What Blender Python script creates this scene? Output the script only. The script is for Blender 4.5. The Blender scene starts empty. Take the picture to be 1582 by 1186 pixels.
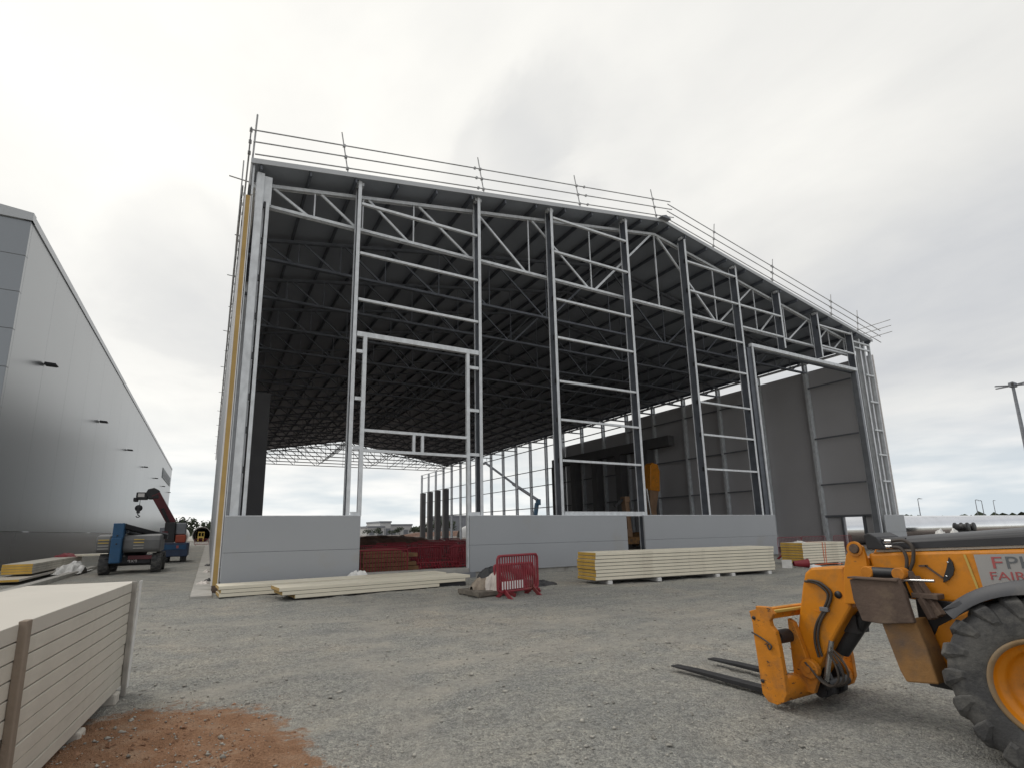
import bpy, bmesh, math, random
import numpy as np
from mathutils import Vector, Matrix
random.seed(7); RNG = np.random.default_rng(7)
S = bpy.context.scene
COL = S.collection
R = math.radians

# ------------------------------------------------------------------ camera
cam = bpy.data.cameras.new('camera'); camo = bpy.data.objects.new('camera', cam); COL.objects.link(camo)
cam.sensor_fit = 'HORIZONTAL'; cam.sensor_width = 36.0; cam.lens = 18.312
cam.shift_x = 0.01337; cam.shift_y = 0.0412
cam.clip_start = 0.05; cam.clip_end = 6000
camo.matrix_world = Matrix(((0.87793364, -0.0791137, -0.47220075, 0), (-0.47851005, -0.17824385, -0.85980071, 0),
                            (-0.01614487, 0.98080077, -0.19434298, 1.7), (0, 0, 0, 1)))
S.camera = camo

# ------------------------------------------------------------------ sky, sun, exposure
SUN_EL, SUN_AZ = R(52), R(-28)          # azimuth measured from +Y towards +X
W = bpy.data.worlds.new('World'); S.world = W; W.use_nodes = True
def world():
    nt = W.node_tree; N = nt.nodes; L = nt.links; N.clear()
    out = N.new('ShaderNodeOutputWorld'); bg = N.new('ShaderNodeBackground'); bg.inputs['Strength'].default_value = 0.1
    sky = N.new('ShaderNodeTexSky'); sky.sky_type = 'NISHITA'; sky.sun_disc = False
    sky.sun_elevation = SUN_EL; sky.sun_rotation = SUN_AZ
    tc = N.new('ShaderNodeTexCoord'); sep = N.new('ShaderNodeSeparateXYZ'); L.new(tc.outputs['Generated'], sep.inputs[0])
    def math_(op, a, b=None, c=None):
        n = N.new('ShaderNodeMath'); n.operation = op
        for i, v in enumerate((a, b, c)):
            if v is None: continue
            if isinstance(v, (int, float)): n.inputs[i].default_value = v
            else: L.new(v, n.inputs[i])
        return n.outputs[0]
    zc = math_('MAXIMUM', sep.outputs[2], 0.0)
    den = math_('ADD', zc, 0.22)
    px = math_('DIVIDE', sep.outputs[0], den); py = math_('DIVIDE', sep.outputs[1], den)
    cmb = N.new('ShaderNodeCombineXYZ'); L.new(px, cmb.inputs[0]); L.new(py, cmb.inputs[1])
    def noise(sc, det, rough, dist, off):
        m = N.new('ShaderNodeMapping'); m.inputs['Location'].default_value = off; L.new(cmb.outputs[0], m.inputs[0])
        m.inputs['Rotation'].default_value = (0, 0, R(25)); m.inputs['Scale'].default_value = (1.0, 0.72, 1)
        n = N.new('ShaderNodeTexNoise'); n.inputs['Scale'].default_value = sc; n.inputs['Detail'].default_value = det
        n.inputs['Roughness'].default_value = rough; n.inputs['Distortion'].default_value = dist
        L.new(m.outputs[0], n.inputs['Vector']); return n.outputs[0]
    n1 = noise(0.9, 6, 0.52, 0.25, (3.1, 1.7, 0)); n2 = noise(2.6, 7, 0.55, 0.35, (7.3, 2.2, 0))
    v = math_('ADD', math_('MULTIPLY', math_('SUBTRACT', n1, 0.5), 0.50), math_('MULTIPLY', math_('SUBTRACT', n2, 0.5), 0.26))
    # brighter where the hidden sun is
    sd = Vector((math.sin(SUN_AZ) * math.cos(SUN_EL), math.cos(SUN_AZ) * math.cos(SUN_EL), math.sin(SUN_EL)))
    def dot(vec):
        d = N.new('ShaderNodeVectorMath'); d.operation = 'DOT_PRODUCT'; L.new(tc.outputs['Generated'], d.inputs[0]); d.inputs[1].default_value = vec; return d.outputs['Value']
    glow = math_('MULTIPLY', math_('SUBTRACT', dot(sd), 0.66), 0.30)
    # one heavier grey cloud bank high to the right of the sun
    def blob(vec, c0, amp):
        vv = Vector(vec).normalized()
        a = math_('SUBTRACT', dot(vv), c0); a = math_('ADD', a, math_('MULTIPLY', math_('SUBTRACT', n2, 0.5), 0.075))
        a = math_('MULTIPLY', a, 1.0 / (1 - c0)); a = math_('MAXIMUM', math_('MINIMUM', a, 1.0), 0.0)
        a = math_('MULTIPLY', math_('MULTIPLY', a, a), math_('SUBTRACT', 3.0, math_('MULTIPLY', a, 2.0)))
        return math_('MULTIPLY', a, amp)
    val = math_('ADD', math_('ADD', math_('ADD', v, 0.70), glow), math_('ADD', blob((0.46, 0.66, 0.59), 0.988, -0.075), math_('ADD', blob((0.545, 0.60, 0.665), 0.988, -0.07), blob((0.40, 0.70, 0.53), 0.990, -0.05))))
    val = math_('ADD', val, blob((-0.02, 0.95, 0.38), 0.985, -0.10))
    val = math_('MAXIMUM', math_('MINIMUM', val, 0.97), 0.34)
    ramp = N.new('ShaderNodeValToRGB'); cr = ramp.color_ramp
    cr.elements[0].position = 0.34; cr.elements[0].color = (0.36, 0.38, 0.42, 1)
    cr.elements[1].position = 0.97; cr.elements[1].color = (0.92, 0.895, 0.84, 1)
    e = cr.elements.new(0.62); e.color = (0.63, 0.625, 0.605, 1); e = cr.elements.new(0.8); e.color = (0.80, 0.785, 0.74, 1)
    L.new(val, ramp.inputs[0])
    # low sky: bluer, streaky, with some bright cumulus
    mp = N.new('ShaderNodeMapping'); mp.inputs['Scale'].default_value = (3.2, 3.2, 17); L.new(tc.outputs['Generated'], mp.inputs[0])
    n3 = N.new('ShaderNodeTexNoise'); n3.inputs['Scale'].default_value = 1.6; n3.inputs['Detail'].default_value = 6; L.new(mp.outputs[0], n3.inputs['Vector'])
    r3 = N.new('ShaderNodeValToRGB'); r3.color_ramp.elements[0].position = 0.36; r3.color_ramp.elements[0].color = (0.52, 0.585, 0.63, 1)
    r3.color_ramp.elements[1].position = 0.62; r3.color_ramp.elements[1].color = (0.87, 0.86, 0.835, 1); L.new(n3.outputs[0], r3.inputs[0])
    low = N.new('ShaderNodeMapRange'); low.inputs['From Min'].default_value = 0.0; low.inputs['From Max'].default_value = 0.24
    low.inputs['To Min'].default_value = 0.85; low.inputs['To Max'].default_value = 0.0; low.interpolation_type = 'SMOOTHSTEP'; L.new(sep.outputs[2], low.inputs[0])
    mx = N.new('ShaderNodeMix'); mx.data_type = 'RGBA'; L.new(low.outputs[0], mx.inputs[0]); L.new(ramp.outputs[0], mx.inputs[6]); L.new(r3.outputs[0], mx.inputs[7])
    # clouds over the clear sky behind them (x10 because the background runs at 0.1)
    sc = N.new('ShaderNodeVectorMath'); sc.operation = 'SCALE'; sc.inputs['Scale'].default_value = 9.9; L.new(mx.outputs[2], sc.inputs[0])
    fin = N.new('ShaderNodeMix'); fin.data_type = 'RGBA'; fin.inputs[0].default_value = 0.96
    L.new(sky.outputs[0], fin.inputs[6]); L.new(sc.outputs[0], fin.inputs[7])
    L.new(fin.outputs[2], bg.inputs['Color']); L.new(bg.outputs[0], out.inputs[0])
world()
sl = bpy.data.lights.new('sun', 'SUN'); sl.energy = 0.8; sl.angle = R(22); sl.color = (1, 0.96, 0.9)
so = bpy.data.objects.new('sun', sl); COL.objects.link(so)
so.rotation_euler = (R(90) - SUN_EL, 0, math.pi - SUN_AZ)
S.view_settings.view_transform = 'Standard'; S.view_settings.look = 'None'; S.view_settings.exposure = 0.42; S.view_settings.gamma = 1.0
S.render.engine = 'CYCLES'
S.cycles.max_bounces = 6; S.cycles.diffuse_bounces = 3; S.cycles.glossy_bounces = 3; S.cycles.use_denoising = True

# ------------------------------------------------------------------ materials
MATS = {}
def mat(name, col, rough=0.6, metal=0.0, var=0.12, scale=3.0, bump=0.0, bscale=40.0, dirt=None, dirt_amt=0.0, dscale=1.3, spec=0.5, stretch=None, chips=None):
    m = bpy.data.materials.new(name); m.use_nodes = True; nt = m.node_tree; N = nt.nodes; L = nt.links
    b = N['Principled BSDF']; b.inputs['Roughness'].default_value = rough; b.inputs['Metallic'].default_value = metal
    b.inputs['Specular IOR Level'].default_value = spec
    tc = N.new('ShaderNodeTexCoord'); src = tc.outputs['Object']
    if stretch:
        mp = N.new('ShaderNodeMapping'); mp.inputs['Scale'].default_value = stretch; L.new(src, mp.inputs[0]); src = mp.outputs[0]
    n = N.new('ShaderNodeTexNoise'); n.inputs['Scale'].default_value = scale; n.inputs['Detail'].default_value = 5; L.new(src, n.inputs['Vector'])
    rp = N.new('ShaderNodeValToRGB'); rp.color_ramp.elements[0].position = 0.3; rp.color_ramp.elements[1].position = 0.7
    rp.color_ramp.elements[0].color = tuple(c * (1 - var) for c in col) + (1,); rp.color_ramp.elements[1].color = tuple(min(1, c * (1 + var)) for c in col) + (1,)
    L.new(n.outputs[0], rp.inputs[0]); colout = rp.outputs[0]
    if dirt:
        n2 = N.new('ShaderNodeTexNoise'); n2.inputs['Scale'].default_value = dscale; n2.inputs['Detail'].default_value = 8; n2.inputs['Roughness'].default_value = 0.65; L.new(tc.outputs['Object'], n2.inputs['Vector'])
        r2 = N.new('ShaderNodeValToRGB'); r2.color_ramp.elements[0].position = 0.62 - dirt_amt * 0.35; r2.color_ramp.elements[1].position = 0.80 - dirt_amt * 0.25; L.new(n2.outputs[0], r2.inputs[0])
        mx = N.new('ShaderNodeMix'); mx.data_type = 'RGBA'; L.new(r2.outputs[0], mx.inputs[0]); L.new(colout, mx.inputs[6]); mx.inputs[7].default_value = tuple(dirt) + (1,); colout = mx.outputs[2]
        rr = N.new('ShaderNodeMapRange'); rr.inputs['To Min'].default_value = rough; rr.inputs['To Max'].default_value = min(1, rough + 0.3); L.new(r2.outputs[0], rr.inputs[0]); L.new(rr.outputs[0], b.inputs['Roughness'])
    if chips:
        mp = N.new('ShaderNodeMapping'); mp.inputs['Scale'].default_value = (1, 1, 2.6); L.new(tc.outputs['Object'], mp.inputs[0])
        n3 = N.new('ShaderNodeTexNoise'); n3.inputs['Scale'].default_value = chips[1]; n3.inputs['Detail'].default_value = 9; n3.inputs['Roughness'].default_value = 0.72; L.new(mp.outputs[0], n3.inputs['Vector'])
        r3 = N.new('ShaderNodeValToRGB'); r3.color_ramp.elements[0].position = chips[2]; r3.color_ramp.elements[1].position = chips[2] + 0.04; L.new(n3.outputs[0], r3.inputs[0])
        m3 = N.new('ShaderNodeMix'); m3.data_type = 'RGBA'; L.new(r3.outputs[0], m3.inputs[0]); L.new(colout, m3.inputs[6]); m3.inputs[7].default_value = tuple(chips[0]) + (1,); colout = m3.outputs[2]
    L.new(colout, b.inputs['Base Color'])
    if bump:
        nb = N.new('ShaderNodeTexNoise'); nb.inputs['Scale'].default_value = bscale; nb.inputs['Detail'].default_value = 4; L.new(tc.outputs['Object'], nb.inputs['Vector'])
        bp = N.new('ShaderNodeBump'); bp.inputs['Strength'].default_value = bump; bp.inputs['Distance'].default_value = 0.02; L.new(nb.outputs[0], bp.inputs['Height']); L.new(bp.outputs[0], b.inputs['Normal'])
    MATS[name] = m; return m
M_GALV = mat('galvanised steel', (0.66, 0.68, 0.70), 0.42, 0.1, 0.14, 5, stretch=(1, 1, 0.6))
M_DARKSTEEL = mat('weathered grey steel', (0.22, 0.23, 0.25), 0.5, 0.4, 0.15, 2)
M_WEBSHADE_STEEL = mat('blue grey steel and web shade', (0.105, 0.115, 0.135), 0.55, 0.1, 0.2, 2)  # dark colour stands for shade on column webs; also used on purlins and door posts
M_TRUSS_SHADE = mat('shaded truss steel', (0.14, 0.15, 0.172), 0.55, 0.2, 0.2, 2)  # galvanised steel darkened to paint in the shade deeper under the roof
M_TUBE = mat('scaffold tube', (0.36, 0.36, 0.36), 0.5, 0.6, 0.25, 3)
M_GREY = mat('grey coated panel', (0.36, 0.372, 0.39), 0.42, 0.0, 0.03, 0.35, dirt=(0.36, 0.35, 0.33), dirt_amt=0.12, dscale=0.6)
M_INNER = mat('grey liner panel', (0.54, 0.53, 0.54), 0.5, 0.0, 0.05, 0.3)
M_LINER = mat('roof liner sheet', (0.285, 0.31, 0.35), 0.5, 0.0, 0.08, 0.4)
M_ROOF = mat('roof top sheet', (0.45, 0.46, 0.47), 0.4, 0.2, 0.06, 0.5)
M_CONC = mat('concrete', (0.40, 0.385, 0.355), 0.9, 0, 0.14, 2.5, 0.3, 30, dirt=(0.2, 0.18, 0.15), dirt_amt=0.2)
M_DARKCONC = mat('dark cast concrete', (0.115, 0.113, 0.115), 0.75, 0, 0.1, 0.8, 0.2, 20)
M_CREAM = mat('cream panel sheet', (0.80, 0.74, 0.60), 0.45, 0, 0.04, 1.5, dirt=(0.60, 0.54, 0.43), dirt_amt=0.12, dscale=0.8)
M_DUSTY = mat('dusty cream panel sheet', (0.57, 0.535, 0.465), 0.6, 0, 0.08, 3, dirt=(0.46, 0.425, 0.36), dirt_amt=0.35, dscale=1.1, stretch=(1, 1, 4))
M_DUSTYTOP = mat('pale protective film', (0.55, 0.515, 0.455), 0.5, 0, 0.06, 0.8, dirt=(0.45, 0.42, 0.37), dirt_amt=0.3, dscale=0.7)
M_FOAM = mat('yellow foam core', (0.58, 0.36, 0.075), 0.9, 0, 0.14, 3, 0.3, 60)
M_FOAM2 = mat('tan foam core', (0.48, 0.32, 0.12), 0.9, 0, 0.12, 1.5, 0.25, 60)
M_GAP = mat('packing strip', (0.13, 0.12, 0.105), 0.9)
M_TIMBER = mat('timber', (0.25, 0.20, 0.155), 0.85, 0, 0.3, 6, 0.3, 30, stretch=(1, 1, 0.15))
M_TIMBER2 = mat('new timber', (0.22, 0.125, 0.06), 0.85, 0, 0.25, 5, 0.2, 30)
M_GREYWOOD = mat('grey timber', (0.33, 0.31, 0.28), 0.85, 0, 0.2, 6, 0.2, 30)
M_PALLET = mat('weathered pallet wood', (0.17, 0.15, 0.125), 0.9, 0, 0.3, 6, 0.3, 30)
M_ORANGE = mat('orange machine paint', (0.64, 0.23, 0.009), 0.42, 0, 0.12, 2.2, 0.08, 30, dirt=(0.36, 0.16, 0.035), dirt_amt=0.30, dscale=4.2, chips=((0.07, 0.045, 0.03), 9, 0.665))
M_ORWORN = mat('worn orange paint', (0.60, 0.215, 0.012), 0.55, 0, 0.18, 5, 0.15, 40, dirt=(0.30, 0.13, 0.04), dirt_amt=0.35, dscale=4.5, chips=((0.06, 0.04, 0.028), 11, 0.60))
M_RUST = mat('muddy brown steel', (0.105, 0.072, 0.056), 0.8, 0, 0.22, 5, 0.25, 35, dirt=(0.19, 0.14, 0.10), dirt_amt=0.35, dscale=3)
M_MUDOR = mat('muddy orange steel', (0.26, 0.135, 0.045), 0.75, 0, 0.25, 4, 0.2, 35, dirt=(0.13, 0.09, 0.065), dirt_amt=0.5, dscale=3)
M_FLANGE = mat('dusty rim flange', (0.26, 0.17, 0.085), 0.75, 0, 0.2, 4, dirt=(0.22, 0.19, 0.15), dirt_amt=0.5, dscale=4)
M_BLACK = mat('black steel', (0.022, 0.022, 0.025), 0.5, 0, 0.3, 4, 0.1, 40)
M_BLACKTOP = mat('dark grey painted boom', (0.036, 0.036, 0.041), 0.38, 0, 0.15, 2)
M_RUBBER = mat('tyre rubber', (0.050, 0.050, 0.052), 0.75, 0, 0.25, 6, 0.25, 60, dirt=(0.15, 0.145, 0.135), dirt_amt=0.55, dscale=5)
M_HOSE = mat('hydraulic hose', (0.055, 0.045, 0.038), 0.6, 0, 0.3, 8)
M_CHROME = mat('cylinder rod', (0.55, 0.55, 0.55), 0.25, 0.9, 0.05)
M_FENDER = mat('grey plastic mudguard', (0.075, 0.077, 0.085), 0.55, 0, 0.12, 3, dirt=(0.17, 0.16, 0.15), dirt_amt=0.3, dscale=2.5)
M_DECAL = mat('grey decal', (0.36, 0.35, 0.34), 0.55, 0, 0.06, 2)
M_LETRED = mat('decal red', (0.42, 0.10, 0.10), 0.55)
M_LETGREY = mat('decal dark grey', (0.13, 0.14, 0.15), 0.55)
M_RED = mat('red plastic', (0.25, 0.022, 0.034), 0.5, 0, 0.15, 3, dirt=(0.16, 0.06, 0.05), dirt_amt=0.2)
M_WHITE = mat('white reflective strip', (0.75, 0.72, 0.70), 0.5, 0, 0.05)
M_WRAP = mat('crumpled pale plastic wrap', (0.66, 0.60, 0.55), 0.45, 0, 0.18, 5, 0.5, 22)
M_WRAPW = mat('white plastic sheet', (0.72, 0.71, 0.69), 0.45, 0, 0.12, 6, 0.5, 25)
M_TARP = mat('black plastic sheet', (0.025, 0.025, 0.028), 0.45, 0, 0.2, 5, 0.5, 20)
M_BLUE = mat('blue machine paint', (0.013, 0.075, 0.17), 0.45, 0, 0.12, 3, dirt=(0.05, 0.09, 0.14), dirt_amt=0.2)
M_BBLUE = mat('dark blue machine paint', (0.025, 0.075, 0.13), 0.5)
M_NAVY = mat('navy machine paint', (0.03, 0.05, 0.10), 0.5, 0, 0.2, 3)
M_HOOD = mat('grey machine hood', (0.14, 0.14, 0.14), 0.5, 0, 0.1, 3)
M_CRIM = mat('dark red machine paint', (0.11, 0.016, 0.022), 0.45, 0, 0.15, 3)
M_ORRED = mat('orange red paint', (0.36, 0.07, 0.035), 0.5, 0, 0.1, 3)
M_STEELPIPE = mat('bright steel pipe', (0.86, 0.86, 0.86), 0.16, 1.0, 0.08, 0.4)
M_GLASS = mat('dark cab glass', (0.02, 0.025, 0.03), 0.08, 0, 0.05)
M_LEAF = mat('far foliage', (0.045, 0.06, 0.035), 0.9, 0, 0.35, 0.6)
M_BARK = mat('bark', (0.08, 0.06, 0.045), 0.9)
M_FARWHITE = mat('distant pale cladding', (0.55, 0.55, 0.54), 0.6, 0, 0.06, 0.1)
M_FARGREY = mat('distant grey cladding', (0.22, 0.23, 0.25), 0.6, 0, 0.06, 0.1)
M_SOIL = mat('red brown rubble', (0.15, 0.085, 0.06), 0.95, 0, 0.3, 1.5, 0.5, 6, dirt=(0.09, 0.06, 0.05), dirt_amt=0.4)
M_CONCPIPE = mat('concrete pipe', (0.42, 0.41, 0.38), 0.85, 0, 0.1, 1)
M_YELLOW = mat('pale yellow machine paint', (0.60, 0.42, 0.10), 0.5)
M_TANPAINT = mat('faded tan machine paint', (0.28, 0.17, 0.10), 0.6, 0, 0.15, 2)
M_STRAP = mat('orange strap', (0.65, 0.13, 0.04), 0.6)

# ------------------------------------------------------------------ mesh building
OFF = {}
class MB:
    def __init__(s): s.v = []; s.f = []; s.smooth = []
    def add(s, vs, fs, sm=False):
        n = len(s.v); s.v.extend([tuple(p) for p in vs]); s.f.extend([tuple(i + n for i in f) for f in fs]); s.smooth.extend([sm] * len(fs)); return s
    def box(s, x0, x1, y0, y1, z0, z1):
        x0, x1 = min(x0, x1), max(x0, x1); y0, y1 = min(y0, y1), max(y0, y1); z0, z1 = min(z0, z1), max(z0, z1)
        return s.add([(x0, y0, z0), (x1, y0, z0), (x1, y1, z0), (x0, y1, z0), (x0, y0, z1), (x1, y0, z1), (x1, y1, z1), (x0, y1, z1)],
                     [(3, 2, 1, 0), (4, 5, 6, 7), (0, 1, 5, 4), (1, 2, 6, 5), (2, 3, 7, 6), (3, 0, 4, 7)])
    def obox(s, o, u, v, w):     # corner o and three edge vectors
        o, u, v, w = map(Vector, (o, u, v, w)); P = [o, o + u, o + u + v, o + v]; P += [p + w for p in P]
        F = [(3, 2, 1, 0), (4, 5, 6, 7), (0, 1, 5, 4), (1, 2, 6, 5), (2, 3, 7, 6), (3, 0, 4, 7)]
        if u.cross(v).dot(w) < 0: F = [tuple(reversed(f)) for f in F]
        return s.add(P, F)
    def bar(s, p0, p1, a, b, up=(0, 0, 1)):      # rectangular bar, a across, b along up
        p0, p1, up = Vector(p0), Vector(p1), Vector(up); d = p1 - p0; dn = d.normalized()
        x = dn.cross(up)
        if x.length < 1e-4: x = dn.cross(Vector((0, 1, 0)))
        x.normalize(); y = x.cross(dn).normalized()
        return s.obox(p0 - x * a / 2 - y * b / 2, x * a, d, y * b)
    def tube(s, p0, p1, r, n=8, r1=None, caps=True):
        p0, p1 = Vector(p0), Vector(p1); d = (p1 - p0).normalized(); r1 = r if r1 is None else r1
        x = d.cross(Vector((0, 0, 1)))
        if x.length < 1e-3: x = Vector((1, 0, 0))
        x.normalize(); y = d.cross(x)
        vs = []
        for i in range(n):
            a = 2 * math.pi * i / n; c = x * math.cos(a) + y * math.sin(a); vs.append(p0 + c * r)
        for i in range(n):
            a = 2 * math.pi * i / n; c = x * math.cos(a) + y * math.sin(a); vs.append(p1 + c * r1)
        s.add(vs, [(i, (i + 1) % n, n + (i + 1) % n, n + i) for i in range(n)], n > 6)
        if caps: s.add(vs, [tuple(reversed(range(n))), tuple(range(n, 2 * n))])
        return s
    def path(s, pts, r, n=8, sub=5):
        pts = [Vector(p) for p in pts]; P = []
        for i in range(len(pts) - 1):
            a, b, c, d = pts[max(i - 1, 0)], pts[i], pts[i + 1], pts[min(i + 2, len(pts) - 1)]
            for k in range(sub):
                t = k / sub; P.append(0.5 * ((2 * b) + (c - a) * t + (2 * a - 5 * b + 4 * c - d) * t * t + (3 * b - a - 3 * c + d) * t ** 3))
        P.append(pts[-1]); vs = []; x = None
        for i, p in enumerate(P):
            d = (P[min(i + 1, len(P) - 1)] - P[max(i - 1, 0)]).normalized()
            if x is None:
                x = d.cross(Vector((0.3, 0.2, 1))); x.normalize()
            x = (x - d * x.dot(d)).normalized(); y = d.cross(x)
            for k in range(n):
                a = 2 * math.pi * k / n; vs.append(p + (x * math.cos(a) + y * math.sin(a)) * r)
        fs = [(i * n + k, i * n + (k + 1) % n, (i + 1) * n + (k + 1) % n, (i + 1) * n + k) for i in range(len(P) - 1) for k in range(n)]
        s.add(vs, fs, True); s.add(vs[:n], [tuple(reversed(range(n)))]); s.add(vs[-n:], [tuple(range(n))]); return s
    def prism(s, poly, x0, x1, axis='x'):        # outline in the plane across the axis, thickness along it
        n = len(poly)
        f = {'x': lambda a, b, t: (t, a, b), 'y': lambda a, b, t: (a, t, b), 'z': lambda a, b, t: (a, b, t)}[axis]
        vs = [f(a, b, x0) for a, b in poly] + [f(a, b, x1) for a, b in poly]
        area = sum(poly[i][0] * poly[(i + 1) % n][1] - poly[(i + 1) % n][0] * poly[i][1] for i in range(n))
        flip = (area > 0) == (x1 > x0)
        if axis == 'y': flip = not flip
        F = [tuple(range(n)), tuple(range(2 * n - 1, n - 1, -1))] + [(i, n + i, n + (i + 1) % n, (i + 1) % n) for i in range(n)]
        if flip: F = [tuple(reversed(q)) for q in F]
        return s.add(vs, F)
    def lathe(s, prof, c, axis='x', n=32, sm=True, a0=0.0, a1=2 * math.pi):   # prof of (radius, along axis)
        full = abs(a1 - a0 - 2 * math.pi) < 1e-6; m = n if full else n + 1; vs = []
        for i in range(m):
            a = a0 + (a1 - a0) * i / n; ca, sa = math.cos(a), math.sin(a)
            for r, t in prof:
                vs.append({'x': (c[0] + t, c[1] + r * ca, c[2] + r * sa), 'y': (c[0] + r * sa, c[1] + t, c[2] + r * ca), 'z': (c[0] + r * ca, c[1] + r * sa, c[2] + t)}[axis])
        k = len(prof); fs = []
        for i in range(n):
            j = (i + 1) % m
            for q in range(k - 1): fs.append((i * k + q, j * k + q, j * k + q + 1, i * k + q + 1))
        return s.add(vs, fs, sm)
    def build(s, name, m, parent=None, bevel=0.0, local=False, segs=2, fix=False):
        me = bpy.data.meshes.new(name); V = s.v
        if parent is not None and not local:
            o = OFF.get(parent.name, Vector((0, 0, 0))); V = [(p[0] - o[0], p[1] - o[1], p[2] - o[2]) for p in V]
        me.from_pydata(V, [], s.f); me.polygons.foreach_set('use_smooth', s.smooth); me.materials.append(m)
        if fix:
            bm = bmesh.new(); bm.from_mesh(me); bmesh.ops.remove_doubles(bm, verts=bm.verts, dist=1e-5); bmesh.ops.recalc_face_normals(bm, faces=bm.faces); bm.to_mesh(me); bm.free()
        me.update()
        ob = bpy.data.objects.new(name, me); COL.objects.link(ob)
        if parent is not None: ob.parent = parent; OFF[ob.name] = OFF.get(parent.name, Vector((0, 0, 0)))
        if bevel:
            b = ob.modifiers.new('bevel', 'BEVEL'); b.width = bevel; b.segments = segs; b.limit_method = 'ANGLE'; b.angle_limit = R(40); b.harden_normals = False
        return ob
def tag(o, label=None, cat=None, group=None, kind=None):
    if label: o['label'] = label
    if cat: o['category'] = cat
    if group: o['group'] = group
    if kind: o['kind'] = kind
    return o
def thing(name, label, cat, loc=(0, 0, 0), group=None, rz=0.0):
    o = bpy.data.objects.new(name, None); o.empty_display_size = 0.2; COL.objects.link(o); o.location = loc; o.rotation_euler = (0, 0, rz)
    OFF[o.name] = Vector(loc); return tag(o, label, cat, group)
def copy_thing(src, loc, rot=(0, 0, 0), label=None, group=None, scale=None):
    c = src.copy(); COL.objects.link(c); c.location = loc; c.rotation_euler = rot
    if label: c['label'] = label
    if group: c['group'] = group
    if scale: c.scale = scale
    for ch in list(src.children):
        d = ch.copy(); COL.objects.link(d); d.parent = c
        for g in list(ch.children):
            e = g.copy(); COL.objects.link(e); e.parent = d
    return c
def text(body, size, m, name, parent, mw, extrude=0.002):
    cu = bpy.data.curves.new(name, 'FONT'); cu.body = body; cu.size = size; cu.extrude = extrude
    tmp = bpy.data.objects.new('tmp', cu); me = bpy.data.meshes.new_from_object(tmp); bpy.data.objects.remove(tmp); bpy.data.curves.remove(cu)
    me.name = name; me.materials.clear(); me.materials.append(m)
    o = bpy.data.objects.new(name, me); COL.objects.link(o); o.parent = parent
    o.matrix_local = Matrix.Translation(-OFF[parent.name]) @ mw; return o

# ------------------------------------------------------------------ ground
def vnoise(x, y, seed):
    g = np.random.default_rng(seed).random((256, 256)); xi = np.floor(x).astype(int); yi = np.floor(y).astype(int)
    fx = x - xi; fy = y - yi; fx = fx * fx * (3 - 2 * fx); fy = fy * fy * (3 - 2 * fy)
    a = g[xi % 256, yi % 256]; b = g[(xi + 1) % 256, yi % 256]; c = g[xi % 256, (yi + 1) % 256]; d = g[(xi + 1) % 256, (yi + 1) % 256]
    return (a * (1 - fx) + b * fx) * (1 - fy) + (c * (1 - fx) + d * fx) * fy - 0.5
def height(x, y):
    soil = np.hypot((x + 0.42) / 1.36, (y - 4.55) / 2.25) + 0.5 * vnoise(x * 2.2, y * 2.2, 21) + 0.2 * vnoise(x * 6, y * 6, 22)
    h = np.clip(1.02 - soil, 0, 0.5) * (0.10 + 0.12 * vnoise(x * 4, y * 4, 23) + 0.07 * vnoise(x * 10, y * 10, 24))
    for a_, b_, c_ in TRACKS: h = h - 0.016 * np.exp(-((a_ * x + b_ * y - c_ + 0.5 * vnoise(x * 0.5, y * 0.5, 25)) / 0.17) ** 2)
    h = h + 0.045 * vnoise(x * 0.7, y * 0.7, 1) + 0.03 * vnoise(x * 2.1, y * 2.1, 2) + 0.02 * vnoise(x * 5.3, y * 5.3, 3) + 0.012 * vnoise(x * 11, y * 11, 4)
    fade = np.clip((40 - np.hypot(x - 5, y - 5)) / 15, 0, 1)
    return h * fade - 0.012
def axis_pts(lo, hi, step):
    a = np.arange(lo, hi + 1e-6, step); out = []; d = step
    p = hi
    while p < 3500: d *= 1.35; p += d; out.append(p)
    neg = []; d = step; p = lo
    while p > -3500: d *= 1.35; p -= d; neg.append(p)
    return np.concatenate([np.array(neg[::-1]), a, np.array(out)])
TRACKS = [(0.35, 0.94, 9.6), (0.35, 0.94, 11.4), (0.12, 0.99, 7.2), (-0.26, 0.966, 5.0), (-0.26, 0.966, 6.7), (0.9, 0.44, 9.0), (0.9, 0.44, 10.7), (0.98, -0.2, 0.7)]
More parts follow.
